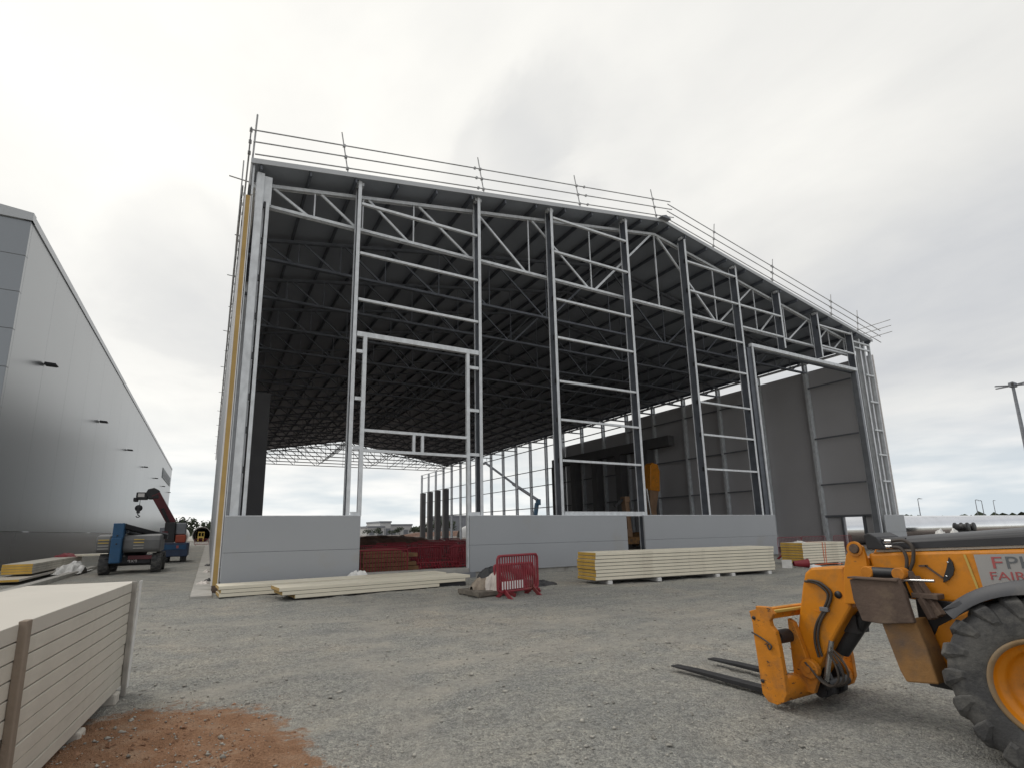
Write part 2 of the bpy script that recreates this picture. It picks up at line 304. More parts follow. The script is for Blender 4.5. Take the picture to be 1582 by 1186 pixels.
def build_ground():
    xs = axis_pts(-5, 14, 0.055); ys = axis_pts(1, 15, 0.055)
    X, Y = np.meshgrid(xs, ys, indexing='ij'); Z = height(X, Y); nx, ny = X.shape
    co = np.stack([X, Y, Z], -1).reshape(-1, 3); idx = np.arange(nx * ny).reshape(nx, ny)
    F = np.stack([idx[:-1, :-1], idx[1:, :-1], idx[1:, 1:], idx[:-1, 1:]], -1).reshape(-1, 4)
    me = bpy.data.meshes.new('ground'); me.vertices.add(len(co)); me.vertices.foreach_set('co', co.ravel())
    me.loops.add(F.size); me.loops.foreach_set('vertex_index', F.ravel()); me.polygons.add(len(F))
    me.polygons.foreach_set('loop_start', np.arange(0, F.size, 4)); me.polygons.foreach_set('loop_total', np.full(len(F), 4)); me.update(calc_edges=True)
    me.polygons.foreach_set('use_smooth', np.ones(len(F), bool))
    o = bpy.data.objects.new('ground', me); COL.objects.link(o); o['kind'] = 'structure'
    m = bpy.data.materials.new('crushed stone ground'); m.use_nodes = True; nt = m.node_tree; N = nt.nodes; L = nt.links; b = N['Principled BSDF']
    b.inputs['Roughness'].default_value = 0.95; b.inputs['Specular IOR Level'].default_value = 0.2
    tc = N.new('ShaderNodeTexCoord'); P = tc.outputs['Object']
    def noise(sc, det=6, ro=0.6, di=0.0):
        n = N.new('ShaderNodeTexNoise'); n.inputs['Scale'].default_value = sc; n.inputs['Detail'].default_value = det; n.inputs['Roughness'].default_value = ro; n.inputs['Distortion'].default_value = di; L.new(P, n.inputs['Vector']); return n.outputs[0]
    def ramp(src, stops):
        r = N.new('ShaderNodeValToRGB'); cr = r.color_ramp; cr.elements[0].position, cr.elements[0].color = stops[0]; cr.elements[1].position, cr.elements[1].color = stops[-1]
        for p, c in stops[1:-1]: e = cr.elements.new(p); e.color = c
        L.new(src, r.inputs[0]); return r.outputs[0]
    def mix(f, a, c, mode='MIX'):
        x = N.new('ShaderNodeMix'); x.data_type = 'RGBA'; x.blend_type = mode
        for i, q in ((0, f), (6, a), (7, c)):
            if isinstance(q, (int, float)): x.inputs[i].default_value = q
            elif isinstance(q, tuple): x.inputs[i].default_value = q
            else: L.new(q, x.inputs[i])
        return x.outputs[2]
    def m_(op, a, c):
        n = N.new('ShaderNodeMath'); n.operation = op
        for i, q in enumerate((a, c)):
            if isinstance(q, (int, float)): n.inputs[i].default_value = q
            else: L.new(q, n.inputs[i])
        return n.outputs[0]
    big = noise(0.32, 5, 0.6, 0.6); med = noise(1.7, 6, 0.65, 0.3); fine = noise(14, 8, 0.72); grit = noise(55, 6, 0.7)
    base = ramp(big, [(0.36, (0.335, 0.336, 0.320, 1)), (0.5, (0.40, 0.388, 0.355, 1)), (0.64, (0.445, 0.412, 0.362, 1))])
    base = mix(ramp(med, [(0.42, (0, 0, 0, 1)), (0.66, (0.75, 0.75, 0.75, 1))]), base, (0.335, 0.338, 0.325, 1))
    base = mix(0.75, base, ramp(fine, [(0.3, (0.55, 0.55, 0.55, 1)), (0.5, (1, 1, 1, 1)), (0.72, (1.3, 1.3, 1.28, 1))]), 'MULTIPLY')
    base = mix(0.7, base, ramp(grit, [(0.32, (0.55, 0.55, 0.56, 1)), (0.5, (1, 1, 1, 1)), (0.7, (1.35, 1.34, 1.3, 1))]), 'MULTIPLY')
    def voro(sc, out):
        n = N.new('ShaderNodeTexVoronoi'); n.inputs['Scale'].default_value = sc; n.inputs['Randomness'].default_value = 1.0
        w_ = N.new('ShaderNodeVectorMath'); w_.operation = 'ADD'; L.new(P, w_.inputs[0]); nn = N.new('ShaderNodeTexNoise'); nn.inputs['Scale'].default_value = sc * 0.7; nn.inputs['Detail'].default_value = 2; L.new(P, nn.inputs['Vector'])
        s_ = N.new('ShaderNodeVectorMath'); s_.operation = 'SCALE'; s_.inputs['Scale'].default_value = 0.9 / sc; L.new(nn.outputs['Color'], s_.inputs[0]); L.new(s_.outputs[0], w_.inputs[1]); L.new(w_.outputs[0], n.inputs['Vector']); return n.outputs[out]
    def grey(colsock):
        g_ = N.new('ShaderNodeRGBToBW'); L.new(colsock, g_.inputs[0]); return g_.outputs[0]
    v1c, v1d = grey(voro(48, 'Color')), voro(48, 'Distance'); v2c, v2d = grey(voro(120, 'Color')), voro(120, 'Distance')
    base = mix(0.55, base, ramp(v1c, [(0.2, (0.62, 0.63, 0.64, 1)), (0.5, (1, 1, 1, 1)), (0.85, (1.38, 1.36, 1.32, 1))]), 'MULTIPLY')
    base = mix(0.45, base, ramp(v2c, [(0.2, (0.6, 0.6, 0.6, 1)), (0.5, (1, 1, 1, 1)), (0.85, (1.35, 1.34, 1.3, 1))]), 'MULTIPLY')
    sp = N.new('ShaderNodeSeparateXYZ'); L.new(P, sp.inputs[0])
    # wheel tracks worn by machines: paler compacted fines with darker edges
    wob = m_('MULTIPLY', m_('SUBTRACT', noise(0.5, 2, 0.5), 0.5), 1.1)
    tr = None
    for (a_, b_, c_) in TRACKS:
        dd = m_('ABSOLUTE', m_('ADD', m_('ADD', m_('MULTIPLY', sp.outputs[0], a_), m_('MULTIPLY', sp.outputs[1], b_)), m_('SUBTRACT', wob, c_)), 0.0)
        q = N.new('ShaderNodeMapRange'); q.interpolation_type = 'SMOOTHSTEP'; q.inputs['From Min'].default_value = 0.10; q.inputs['From Max'].default_value = 0.42; q.inputs['To Min'].default_value = 1.0; q.inputs['To Max'].default_value = 0.0; L.new(dd, q.inputs[0])
        tr = q.outputs[0] if tr is None else m_('MAXIMUM', tr, q.outputs[0])
    tr = m_('MULTIPLY', tr, ramp(noise(1.1, 5, 0.65), [(0.38, (0, 0, 0, 1)), (0.62, (0.8, 0.8, 0.8, 1))]))
    base = mix(tr, base, mix(0.4, (0.46, 0.435, 0.39, 1), ramp(fine, [(0.3, (0.6, 0.6, 0.6, 1)), (0.7, (1.2, 1.2, 1.2, 1))]), 'MULTIPLY'))
    stk = N.new('ShaderNodeMapping'); stk.inputs['Rotation'].default_value = (0, 0, R(-24)); stk.inputs['Scale'].default_value = (0.75, 2.2, 1); L.new(P, stk.inputs[0])
    sn = N.new('ShaderNodeTexNoise'); sn.inputs['Scale'].default_value = 1.2; sn.inputs['Detail'].default_value = 6; sn.inputs['Roughness'].default_value = 0.62; L.new(stk.outputs[0], sn.inputs['Vector'])
    base = mix(0.45, base, ramp(sn.outputs[0], [(0.34, (0.72, 0.73, 0.75, 1)), (0.5, (1, 1, 1, 1)), (0.66, (1.22, 1.19, 1.13, 1))]), 'MULTIPLY')
    # spilt red-brown soil beside the near stack
    ex = m_('DIVIDE', m_('ADD', sp.outputs[0], 0.42), 1.36); ey = m_('DIVIDE', m_('SUBTRACT', sp.outputs[1], 4.55), 2.25)
    d = m_('SQRT', m_('ADD', m_('MULTIPLY', ex, ex), m_('MULTIPLY', ey, ey)), 0.0)
    d = m_('ADD', d, m_('MULTIPLY', m_('SUBTRACT', noise(2.4, 6, 0.62), 0.5), 0.55))
    d = m_('ADD', d, m_('MULTIPLY', m_('SUBTRACT', noise(11, 5, 0.7), 0.5), 0.42)); mask = ramp(d, [(0.90, (1, 1, 1, 1)), (1.02, (0, 0, 0, 1))])
    soil = ramp(noise(3.5, 7, 0.6), [(0.3, (0.28, 0.155, 0.09, 1)), (0.5, (0.36, 0.205, 0.122, 1)), (0.7, (0.42, 0.285, 0.195, 1))])
    soil = mix(0.7, soil, ramp(grit, [(0.32, (0.6, 0.6, 0.6, 1)), (0.5, (1, 1, 1, 1)), (0.72, (1.3, 1.3, 1.3, 1))]), 'MULTIPLY')
    base = mix(mask, base, soil)
    # earthier ground inside and beyond the shed
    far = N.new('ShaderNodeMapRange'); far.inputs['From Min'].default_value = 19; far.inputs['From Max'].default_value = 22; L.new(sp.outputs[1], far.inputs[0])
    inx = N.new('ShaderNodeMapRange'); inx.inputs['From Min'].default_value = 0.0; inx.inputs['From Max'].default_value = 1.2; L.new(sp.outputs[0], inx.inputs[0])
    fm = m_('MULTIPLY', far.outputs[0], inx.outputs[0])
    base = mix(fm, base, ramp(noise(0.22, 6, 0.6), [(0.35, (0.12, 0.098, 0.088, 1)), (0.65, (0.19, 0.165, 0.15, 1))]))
    L.new(base, b.inputs['Base Color'])
    bp = N.new('ShaderNodeBump'); bp.inputs['Strength'].default_value = 0.9; bp.inputs['Distance'].default_value = 0.045
    L.new(m_('ADD', m_('ADD', m_('MULTIPLY', fine, 0.7), m_('MULTIPLY', grit, 0.3)), m_('SUBTRACT', 0.5, m_('ADD', m_('MULTIPLY', v1d, 0.55), m_('MULTIPLY', v2d, 0.3)))), bp.inputs['Height']); L.new(bp.outputs[0], b.inputs['Normal'])
    me.materials.append(m)
build_ground()
def build_gravel():
    n = 32000; r = np.exp(RNG.uniform(math.log(2.2), math.log(24), n)); a = RNG.uniform(R(-24), R(82), n)
    x = r * np.sin(a); y = r * np.cos(a); cl = vnoise(x * 0.9, y * 0.9, 9) + 0.5 * vnoise(x * 3, y * 3, 10); keep = (RNG.random(n) < 0.5 + 1.3 * cl) & (y < 18.1)
    x, y, r = x[keep], y[keep], r[keep]; n = len(x); s = RNG.gamma(1.2, 0.0052, n) * (0.5 + 0.08 * r) + 0.0022
    s = np.minimum(s, 0.045); z = height(x, y) + s * 0.25
    dirs = np.array([(1, 0, 0), (-1, 0, 0), (0, 1, 0), (0, -1, 0), (0, 0, 1), (0, 0, -1)], float)
    V = dirs[None] * RNG.uniform(0.5, 1.25, (n, 6, 1)) + RNG.uniform(-0.25, 0.25, (n, 6, 3)); V[:, :, 2] *= 0.6
    V = V * s[:, None, None]; th = RNG.uniform(0, 6.3, n); c, sn = np.cos(th)[:, None], np.sin(th)[:, None]
    V[:, :, 0], V[:, :, 1] = V[:, :, 0] * c - V[:, :, 1] * sn, V[:, :, 0] * sn + V[:, :, 1] * c
    V += np.stack([x, y, z], -1)[:, None]
    T = np.array([(0, 2, 4), (2, 1, 4), (1, 3, 4), (3, 0, 4), (2, 0, 5), (1, 2, 5), (3, 1, 5), (0, 3, 5)]); F = (T[None] + 6 * np.arange(n)[:, None, None]).reshape(-1, 3)
    me = bpy.data.meshes.new('gravel'); co = V.reshape(-1, 3); me.vertices.add(len(co)); me.vertices.foreach_set('co', co.ravel())
    me.loops.add(F.size); me.loops.foreach_set('vertex_index', F.ravel()); me.polygons.add(len(F)); me.polygons.foreach_set('loop_start', np.arange(0, F.size, 3)); me.polygons.foreach_set('loop_total', np.full(len(F), 3)); me.update(calc_edges=True)
    o = bpy.data.objects.new('gravel', me); COL.objects.link(o); tag(o, 'loose grey crushed stones scattered over the yard', 'gravel', kind='stuff')
    me.materials.append(mat('loose stone', (0.36, 0.345, 0.31), 0.9, 0, 0.45, 9))
build_gravel()
def build_clods():
    n = 2600; x = RNG.normal(-0.3, 0.62, n); y = RNG.normal(4.85, 0.95, n); s = RNG.gamma(1.1, 0.0042, n) + 0.002; d = np.hypot((x + 0.42) / 1.36, (y - 4.55) / 2.25); s = np.minimum(s, 0.03) * np.clip(1.5 - 0.75 * d, 0.2, 1); z = height(x, y) + s * 0.2
    dirs = np.array([(1, 0, 0), (-1, 0, 0), (0, 1, 0), (0, -1, 0), (0, 0, 1), (0, 0, -1)], float); V = dirs[None] * RNG.uniform(0.6, 1.2, (n, 6, 1)) + RNG.uniform(-0.3, 0.3, (n, 6, 3)); V = V * s[:, None, None] + np.stack([x, y, z], -1)[:, None]
    T = np.array([(0, 2, 4), (2, 1, 4), (1, 3, 4), (3, 0, 4), (2, 0, 5), (1, 2, 5), (3, 1, 5), (0, 3, 5)]); F = (T[None] + 6 * np.arange(n)[:, None, None]).reshape(-1, 3)
    me = bpy.data.meshes.new('dirt'); me.from_pydata(V.reshape(-1, 3).tolist(), [], F.tolist()); o = bpy.data.objects.new('dirt', me); COL.objects.link(o)
    tag(o, 'crumbs and clods of orange brown soil spilt beside the near stack', 'soil', kind='stuff'); me.materials.append(mat('soil clod', (0.29, 0.165, 0.10), 0.95, 0, 0.4, 6))
build_clods()
# strip of concrete along the left side of the shed
o = MB().box(-0.31, 0.22, 17.05, 97, -0.03, 0.05).build('path', M_CONC, bevel=0.01); o['kind'] = 'structure'

# ------------------------------------------------------------------ the shed under construction
D = 18.36; XL, XR, XM = 0.4, 40.65, 20.5; BAY = 4.08
FR = [18.92 + BAY * k for k in range(23)]
def zt(x): return 14.62 + 0.178 * (x - XL) if x <= XM else 14.62 + 0.178 * (XM - XL) - 0.178 * (x - XM) * (XM - XL) / (XR - XM)
shed = thing('steel_framed_shed', 'huge half built steel shed with open trussed gable, grey base panels and finished roof', 'shed', (20.5, D, 0))
def ibeam_v(mb, x, y0, z0, z1, w=0.17, d=0.42, t=0.022, web=True):     # upright I section, flanges facing front and back
    mb.box(x - w / 2, x + w / 2, y0, y0 + t, z0, z1); mb.box(x - w / 2, x + w / 2, y0 + d - t, y0 + d, z0, z1)
    if web: mb.box(x - 0.012, x + 0.012, y0 + t, y0 + d - t, z0, z1)
GC = [4.13, 9.3, 13.16, 17.9, 22.25, 26.48, 30.5, 34.48, 38.42]
LEVELS = [4.61, 6.42, 8.17, 10.23, 12.1, 14.5, 16.25]
for x in GC:
    mb = MB(); z0 = 0.3
    if 30 < x < 35: z0 = 12.42
    ibeam_v(mb, x, D, z0, zt(x) - 0.16, 0.13, 0.46, 0.022, False)
    mb.box(x - 0.16, x + 0.16, D + 0.06, D + 0.3, zt(x) - 0.30, zt(x) - 0.17)
    gc = mb.build('gable_column', M_GALV, shed)
    wb = MB(); wb.box(x - 0.018, x + 0.018, D + 0.022, D + 0.438, z0 + 0.003, zt(x) - 0.163); wb.build('column_web', M_WEBSHADE_STEEL, gc)  # web shade is put into its darker colour; flanges keep the bright steel
    for z in LEVELS:                                          # cleats that carry the rails
        if z0 < z < zt(x) - 0.6: MB().box(x - 0.068, x - 0.021, D + 0.03, D + 0.16, z - 0.1, z + 0.1).build('cleat', M_BLACK, gc)
# corner posts
mb = MB(); ibeam_v(mb, 0.64, 18.40, 0.3, 14.3, 0.24, 0.5, 0.03); mb.build('corner_post', M_GALV, shed)
mb = MB(); mb.box(0.87, 0.98, 18.40, 18.44, 2.24, 13.3); mb.box(0.96, 0.98, 18.44, 18.62, 2.24, 13.3); mb.build('corner_post', M_GALV, shed)
for z in (13.0, 11.6, 10.2, 8.8, 7.4, 6.0, 4.9, 3.6): MB().box(0.79, 0.86, 18.42, 18.5, z, z + 0.22).build('cleat', M_BLACK, shed)
mb = MB(); mb.box(0.36, 0.42, 18.30, 18.36, 13.3, 14.55); mb.box(0.40, 0.425, 18.34, 18.42, 0.3, 13.3); mb.build('corner_trim', M_GALV, shed)
mb = MB(); mb.box(0.5, 1.02, 18.46, 18.5, 13.15, 14.25); mb.build('gusset_plate', M_GALV, shed)
for x in (39.45, 40.0):
    mb = MB(); ibeam_v(mb, x, 18.45, 0.3, zt(x) - 0.3, 0.16, 0.3); mb.build('corner_post', M_GALV, shed)
mb = MB(); mb.box(40.50, 40.56, 18.34, 18.40, 2.2, 14.5); mb.box(40.54, 40.56, 18.4, 18.55, 2.2, 14.5); mb.build('corner_post', M_GALV, shed)
# sheeting rails on the gable
def rail(x0, x1, z, h=0.095, d=0.06, y=D - 0.004):
    mb = MB(); mb.box(x0, x1, y, y + 0.012, z - h / 2, z + h / 2); mb.box(x0, x1, y + 0.012, y + d + 0.06, z + h / 2 - 0.012, z + h / 2); mb.box(x0, x1, y + 0.012, y + d + 0.06, z - h / 2, z - h / 2 + 0.012)
    return mb.build('sheeting_rail', M_GALV, shed)
for z in (14.18, 12.1, 10.22): rail(4.22, 9.21, z)
for z in LEVELS: rail(13.25, 17.81, z); 
for z in LEVELS: rail(22.34, 26.39, z)
rail(13.25, 17.81, 2.32, 0.2)
rail(26.57, 30.41, 14.5); rail(26.57, 30.41, 13.13); rail(34.57, 38.33, 14.68); rail(34.57, 38.33, 13.24); rail(38.51, 40.5, 14.18); rail(38.51, 40.5, 13.75)
for z in (11.9, 10.0, 8.0, 6.3, 4.5): rail(39.54, 40.5, z, 0.10)
# framed opening in the second bay
mb = MB(); mb.box(4.22, 9.21, D - 0.02, D + 0.14, 8.76, 8.94); mb.build('opening_header', M_GALV, shed)
MB().box(4.46, 4.60, D - 0.015, D + 0.12, 2.24, 8.76).build('opening_jamb', M_GALV, shed)
MB().box(8.66, 8.79, D - 0.015, D + 0.12, 0.3, 8.76).build('opening_jamb', M_GALV, shed)
for z in (5.28, 4.55): rail(4.60, 8.66, z, 0.10)
for x in (6.48, 6.82): MB().box(x - 0.05, x + 0.05, D, D + 0.1, 4.60, 5.23).build('opening_stud', M_GALV, shed)
for z in (8.19, 6.42, 4.63, 2.33): rail(4.22, 4.46, z, 0.12); rail(8.79, 9.21, z, 0.12)
# tall door opening on the right
mb = MB(); mb.box(27.1, 38.33, D - 0.05, D + 0.16, 11.98, 12.18); mb.build('door_header', M_GALV, shed); MB().box(27.1, 38.3, D + 0.165, D + 0.4, 11.9, 12.2).build('door_beam', M_WEBSHADE_STEEL, shed)
mb = MB(); mb.box(27.14, 27.26, D - 0.03, D + 0.02, 0.3, 11.98); mb.build('door_jamb', M_GALV, shed)
mb = MB(); mb.box(26.78, 27.28, D + 0.06, D + 0.4, 0.0, 11.9); mb.build('door_post', M_WEBSHADE_STEEL, shed)
mb = MB(); mb.box(38.10, 38.32, D - 0.03, D + 0.30, 0.3, 11.93); mb.build('door_jamb', M_DARKSTEEL, shed)
# grey base panels, two courses
for x0, x1 in ((0.42, 4.56), (8.72, 16.58), (17.64, 27.32), (38.72, 41.25)):
    for z0, z1 in ((0.16 if x0 < 30 else 0.02, 1.135), (1.147, 2.235)):
        MB().box(x0, x1, D - 0.10, D - 0.01, z0, z1).build('wall_panel', M_GREY, shed, 0.006)
    MB().box(x0, x1, D - 0.085, D - 0.02, 1.133, 1.149).build('panel_joint', M_DARKSTEEL, shed)
    MB().box(x0, x1, D - 0.105, D - 0.003, 2.237, 2.265).build('capping_trim', M_GALV, shed)
MB().box(16.58, 17.64, D - 0.10, D - 0.01, 0.16, 0.55).build('wall_panel', M_GREY, shed, 0.006)
MB().box(0.42, 27.2, D - 0.02, D + 0.5, -0.1, 0.31).build('ground_beam', M_CONC, shed, 0.01)
MB().box(4.4, 8.9, D - 0.22, D - 0.11, -0.05, 0.16).build('drip_sill', M_DARKSTEEL, shed)
# roof trusses
VN = [0.9, 2.57, 4.4, 6.52, 9.3, 12.2, 15.88]
def chord_z(x): return zt(x) - 0.52
def make_truss(m=None):
    m = m or M_TRUSS_SHADE
    t = thing('roof_truss', None, None, (0, 0, 0)); mb = MB()
    for off in (-0.06, 0.06): mb.bar((0.55, off, chord_z(0.55)), (XM, off, chord_z(XM)), 0.05, 0.13); mb.bar((XM, off, chord_z(XM)), (XR - 0.3, off, chord_z(XR - 0.3)), 0.05, 0.13)
    mb.build('top_chord', m, t, local=True); mb = MB()
    for off in (-0.07, 0.07): mb.box(0.55, XR - 0.3, off - 0.03, off + 0.03, 13.32, 13.43)
    mb.build('bottom_chord', m, t, local=True); mb = MB()
    for side in (0, 1):
        f = (lambda x: x) if not side else (lambda x: 2 * XM - x)
        for x in VN: mb.bar((f(x), 0, 13.42), (f(x), 0, chord_z(f(x)) - 0.05), 0.05, 0.05, (1, 0, 0))
        for a, b in zip(VN[:-1], VN[1:]): mb.bar((f(a + 0.22), 0, chord_z(f(a + 0.22)) - 0.06), (f(b - 0.22), 0, 13.42), 0.07, 0.085)
        mb.bar((f(VN[-1] + 0.2), 0, 13.42), (f(XM - 0.25), 0, chord_z(XM) - 0.08), 0.08, 0.10)
    mb.bar((XM, 0, 13.42), (XM, 0, chord_z(XM)), 0.07, 0.05, (1, 0, 0)); mb.build('web_member', m, t, local=True)
    t.parent = shed; return t
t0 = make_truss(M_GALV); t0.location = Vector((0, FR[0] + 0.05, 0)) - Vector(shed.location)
t1 = make_truss(); t1.location = Vector((0, FR[1], 0)) - Vector(shed.location)  # trusses behind the first have interior shade in their colour
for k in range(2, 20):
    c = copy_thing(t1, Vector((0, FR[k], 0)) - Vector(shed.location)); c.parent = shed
# purlins and roof sheeting
for side in (0, 1):
    xs = [0.62 + 1.66 * i for i in range(12)] + [XM - 0.35]
    for x in xs:
        x = x if not side else 2 * XM - x + 0.1
        s = 0.178 if not side else -0.178
        mb = MB(); z = zt(x) - 0.14
        mb.bar((x, 18.24, z - 0.10), (x, 96.5, z - 0.10), 0.065, 0.2, (-s, 0, 1)); mb.build('purlin', M_WEBSHADE_STEEL, shed)
for a, b in ((0.28, XM), (XM, XR + 0.1)):
    mb = MB(); e = 18.22
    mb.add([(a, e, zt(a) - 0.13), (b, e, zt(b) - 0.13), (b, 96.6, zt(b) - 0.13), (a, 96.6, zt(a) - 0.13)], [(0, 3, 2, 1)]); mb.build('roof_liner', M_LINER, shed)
    mb = MB(); mb.prism([(a, zt(a) - 0.125), (b, zt(b) - 0.125), (b, zt(b)), (a, zt(a))], e, 96.6, 'y'); mb.build('roof_sheet', M_ROOF, shed)
    mb = MB(); mb.prism([(a, zt(a) - 0.16), (b, zt(b) - 0.16), (b, zt(b) + 0.03), (a, zt(a) + 0.03)], e - 0.035, e - 0.004, 'y'); mb.build('verge_trim', M_ROOF, shed)
mb = MB(); mb.prism([(XM - 0.35, zt(XM - 0.35) + 0.005), (XM + 0.35, zt(XM + 0.35) + 0.005), (XM + 0.35, zt(XM + 0.35) + 0.05), (XM, zt(XM) + 0.12), (XM - 0.35, zt(XM - 0.35) + 0.05)], 17.95, 96.6, 'y'); mb.build('ridge_cap', M_DARKSTEEL, shed)
# left wall: clad, foam core showing at its end
mb = MB(); mb.box(0.345, 0.375, 18.33, 96, 0.2, 13.25); lw = mb.build('side_wall', M_WHITE, shed); MB().box(0.19, 0.2145, 18.45, 96, 0.2, 13.25).build('outer_skin', M_GREY, lw); MB().box(0.17, 0.2145, 18.325, 18.447, 0.2, 13.25).build('edge_trim', M_WHITE, lw)
MB().box(0.215, 0.345, 18.335, 96, 0.2, 13.25).build('foam_edge', M_FOAM2, lw)
MB().box(0.2, 0.45, 18.3, 18.36, -0.05, 0.2).build('wall_base', M_RUST, shed)
for k in range(0, 20, 1):
    mb = MB(); ibeam_v(mb, 0.75, FR[k] + 0.2, 0.0, 14.1, 0.2, 0.3); mb.build('wall_column', M_GALV, shed)
mb = MB(); mb.box(0.42, 0.56, 18.95, 96.3, 14.0, 14.2); mb.build('eaves_beam', M_GALV, shed)
# right wall: columns all the way, cladding for the first bays
for k in range(23):
    y = FR[k]; mb = MB(); top = 14.15 if k < 20 else 13.75
    mb.box(40.08, 40.11, y - 0.10, y + 0.10, 0, top); mb.box(40.47, 40.50, y - 0.10, y + 0.10, 0, top); mb.box(40.11, 40.47, y - 0.012, y + 0.012, 0, top)
    if k < 12:
        for z in np.arange(1.0, 13.4, 1.15): mb.box(40.05, 40.08, y - 0.05, y + 0.05, z, z + 0.16)
    mb.build('wall_column', M_GALV, shed)
mb = MB(); mb.box(40.1, 40.25, 18.95, 96.4, 13.98, 14.14); mb.box(40.1, 40.25, 96.4, FR[22] + 0.1, 13.6, 13.74); mb.build('eaves_beam', M_GALV, shed)
for k in range(22):
    for z in ((12.08, 8.08, 4.6) if k < 6 else (12.9, 9.8, 7.6, 4.6)):
        if k in (1,) : continue
        mb = MB(); mb.box(40.14, 40.2, FR[k] + 0.13, FR[k + 1] - 0.13, z - 0.055, z + 0.055); mb.build('side_rail', M_DARKSTEEL, shed)
for k in range(9):
    top = 13.5 if k < 6 else 12.35; y0, y1 = (18.38 if k == 0 else FR[k] + 0.004), FR[k + 1] - 0.004
    if k == 0:
        MB().box(40.58, 40.72, y0, y1, 2.25, top).build('liner_panel', M_INNER, shed)
        MB().box(40.58, 40.72, y0, 20.45, 0.02, 2.24).build('liner_panel', M_INNER, shed)
        MB().box(40.58, 40.72, 21.75, y1, 0.02, 2.24).build('liner_panel', M_INNER, shed)
        mb = MB(); mb.box(40.4, 40.56, 20.3, 20.45, 0, 2.2); mb.box(40.4, 40.56, 21.75, 21.9, 0, 2.2); mb.box(40.4, 40.56, 19.1, 23.2, 2.2, 2.36); mb.build('doorway_frame', M_DARKSTEEL, shed)
    else: MB().box(40.58, 40.72, y0, y1, 0.02, top).build('liner_panel', M_INNER, shed)
MB().box(40.74, 40.80, 18.33, 19.2, 2.27, 13.52).build('panel_edge', M_WHITE, shed)
# dark cast columns inside
for y in (FR[5], FR[6], FR[7], FR[8], FR[9], FR[18], FR[19], FR[20], FR[21]): MB().box(38.6, 39.55, y - 0.45, y + 0.45, -0.05, 9.5).build('concrete_column', M_DARKCONC, shed, 0.02)
for y in (FR[3], FR[4], FR[5], FR[6]): MB().box(1.45, 2.45, y - 0.3, y + 0.5, -0.05, 9.4).build('concrete_column', M_DARKCONC, shed, 0.02)
MB().box(38.7, 39.5, FR[4] + 0.8, FR[9] + 0.45, 9.52, 10.5).build('concrete_beam', M_DARKCONC, shed)

# ------------------------------------------------------------------ scaffold guard rails on the roof edges
def coupler(mb, p, s=0.05): mb.box(p[0] - s, p[0] + s, p[1] - s, p[1] + s, p[2] - s, p[2] + s)
TR = 0.025
M_TUBE2 = M_TUBE
def verge_guard(label, xs, x0, x1, n):
    g = thing('roof_guardrail', label, 'guardrail', (x0, 18.25, zt(min(x0, 40.6))), 'scaffold guardrails round the roof edge')
    nx, nz = n
    for x in xs:
        mb = MB(); b = Vector((x, 18.25, zt(x))); mb.tube(b - Vector((nx, 0, nz)) * 0.05, b + Vector((nx, 0, nz)) * 1.72, TR)
        for h in (0.2, 0.68, 1.14): coupler(mb, b + Vector((nx, -0.02, nz)) * h)
        mb.build('guard_post', M_TUBE, g)
    def zz(x): return zt(x) if x0 < 15 and x <= XM else (zt(XM) + 0.178 * (x - XM) if x0 < 15 else zt(min(x, 40.6)) - (0.178 * max(0, x - 40.6)))
    for h in (0.2, 0.68, 1.14):
        mb = MB(); a = Vector((x0, 18.21, zz(x0))) + Vector((nx, 0, nz)) * h; b = Vector((x1, 18.21, zz(x1))) + Vector((nx, 0, nz)) * h
        mb.tube(a, b, TR)
        for t in (0.42, 0.71): coupler(mb, a.lerp(b, t), 0.045)
        mb.build('guard_rail', M_TUBE, g)
verge_guard('grey scaffold tube guardrail along the left roof slope above the open gable', [3.62, 9.5, 14.85, 20.08], 0.42, 21.4, (-0.175, 0.985))
verge_guard('grey scaffold tube guardrail along the right roof slope above the tall door', [24.5, 29.8, 35.95, 39.07], 20.75, 41.9, (0.175, 0.985))
g = thing('roof_guardrail', 'grey scaffold tube guardrail running back along the left eaves beside the white wall', 'guardrail', (0.22, 18.25, 14.3), 'scaffold guardrails round the roof edge')
for k in range(20):
    y = 18.25 + BAY * k; mb = MB(); mb.tube((0.3 if k == 0 else 0.2, y, 13.6), (0.36 if k == 0 else 0.2, y, 16.45 if k == 0 else 16.1), 0.032); 
    for z in (14.83, 15.28, 15.75): coupler(mb, (0.2, y, z))
    mb.build('guard_post', M_TUBE, g)
    MB().tube((-0.36 if k == 0 else -0.20 if k % 2 == 0 else -0.02, y + 0.7, 14.2), (0.5, y + 0.7, 14.15), 0.022).build('outrigger_tube', M_TUBE, g)
for z in (14.83, 15.28, 15.75): MB().tube((0.2, 18.1, z), (0.2, 96.5, z), TR).build('guard_rail', M_TUBE, g)
for z in (13.75, 14.3): MB().tube((0.10, 19.5, z), (0.10, 96.5, z), TR).build('guard_rail', M_TUBE, g)
MB().box(0.05, 0.09, 20.5, 96.5, 14.35, 14.62).build('toe_board', M_TIMBER, g)
for k in range(19): MB().tube((0.06, 20.3 + BAY * k, 13.3), (0.06, 20.3 + BAY * k, 15.9), TR).build('guard_post', M_TUBE, g)
g = thing('roof_guardrail', 'grey scaffold tube guardrail at the right eaves with ends poking past the gable', 'guardrail', (40.9, 18.25, 14.3), 'scaffold guardrails round the roof edge')
for z in (14.85, 15.3, 15.72): MB().tube((40.95, 17.0, z), (40.95, 96.5, z), TR).build('guard_rail', M_TUBE, g)
for k in range(1, 20): MB().tube((40.95, 18.25 + BAY * k, 14.2), (40.95, 18.25 + BAY * k, 16.1), TR).build('guard_post', M_TUBE, g)

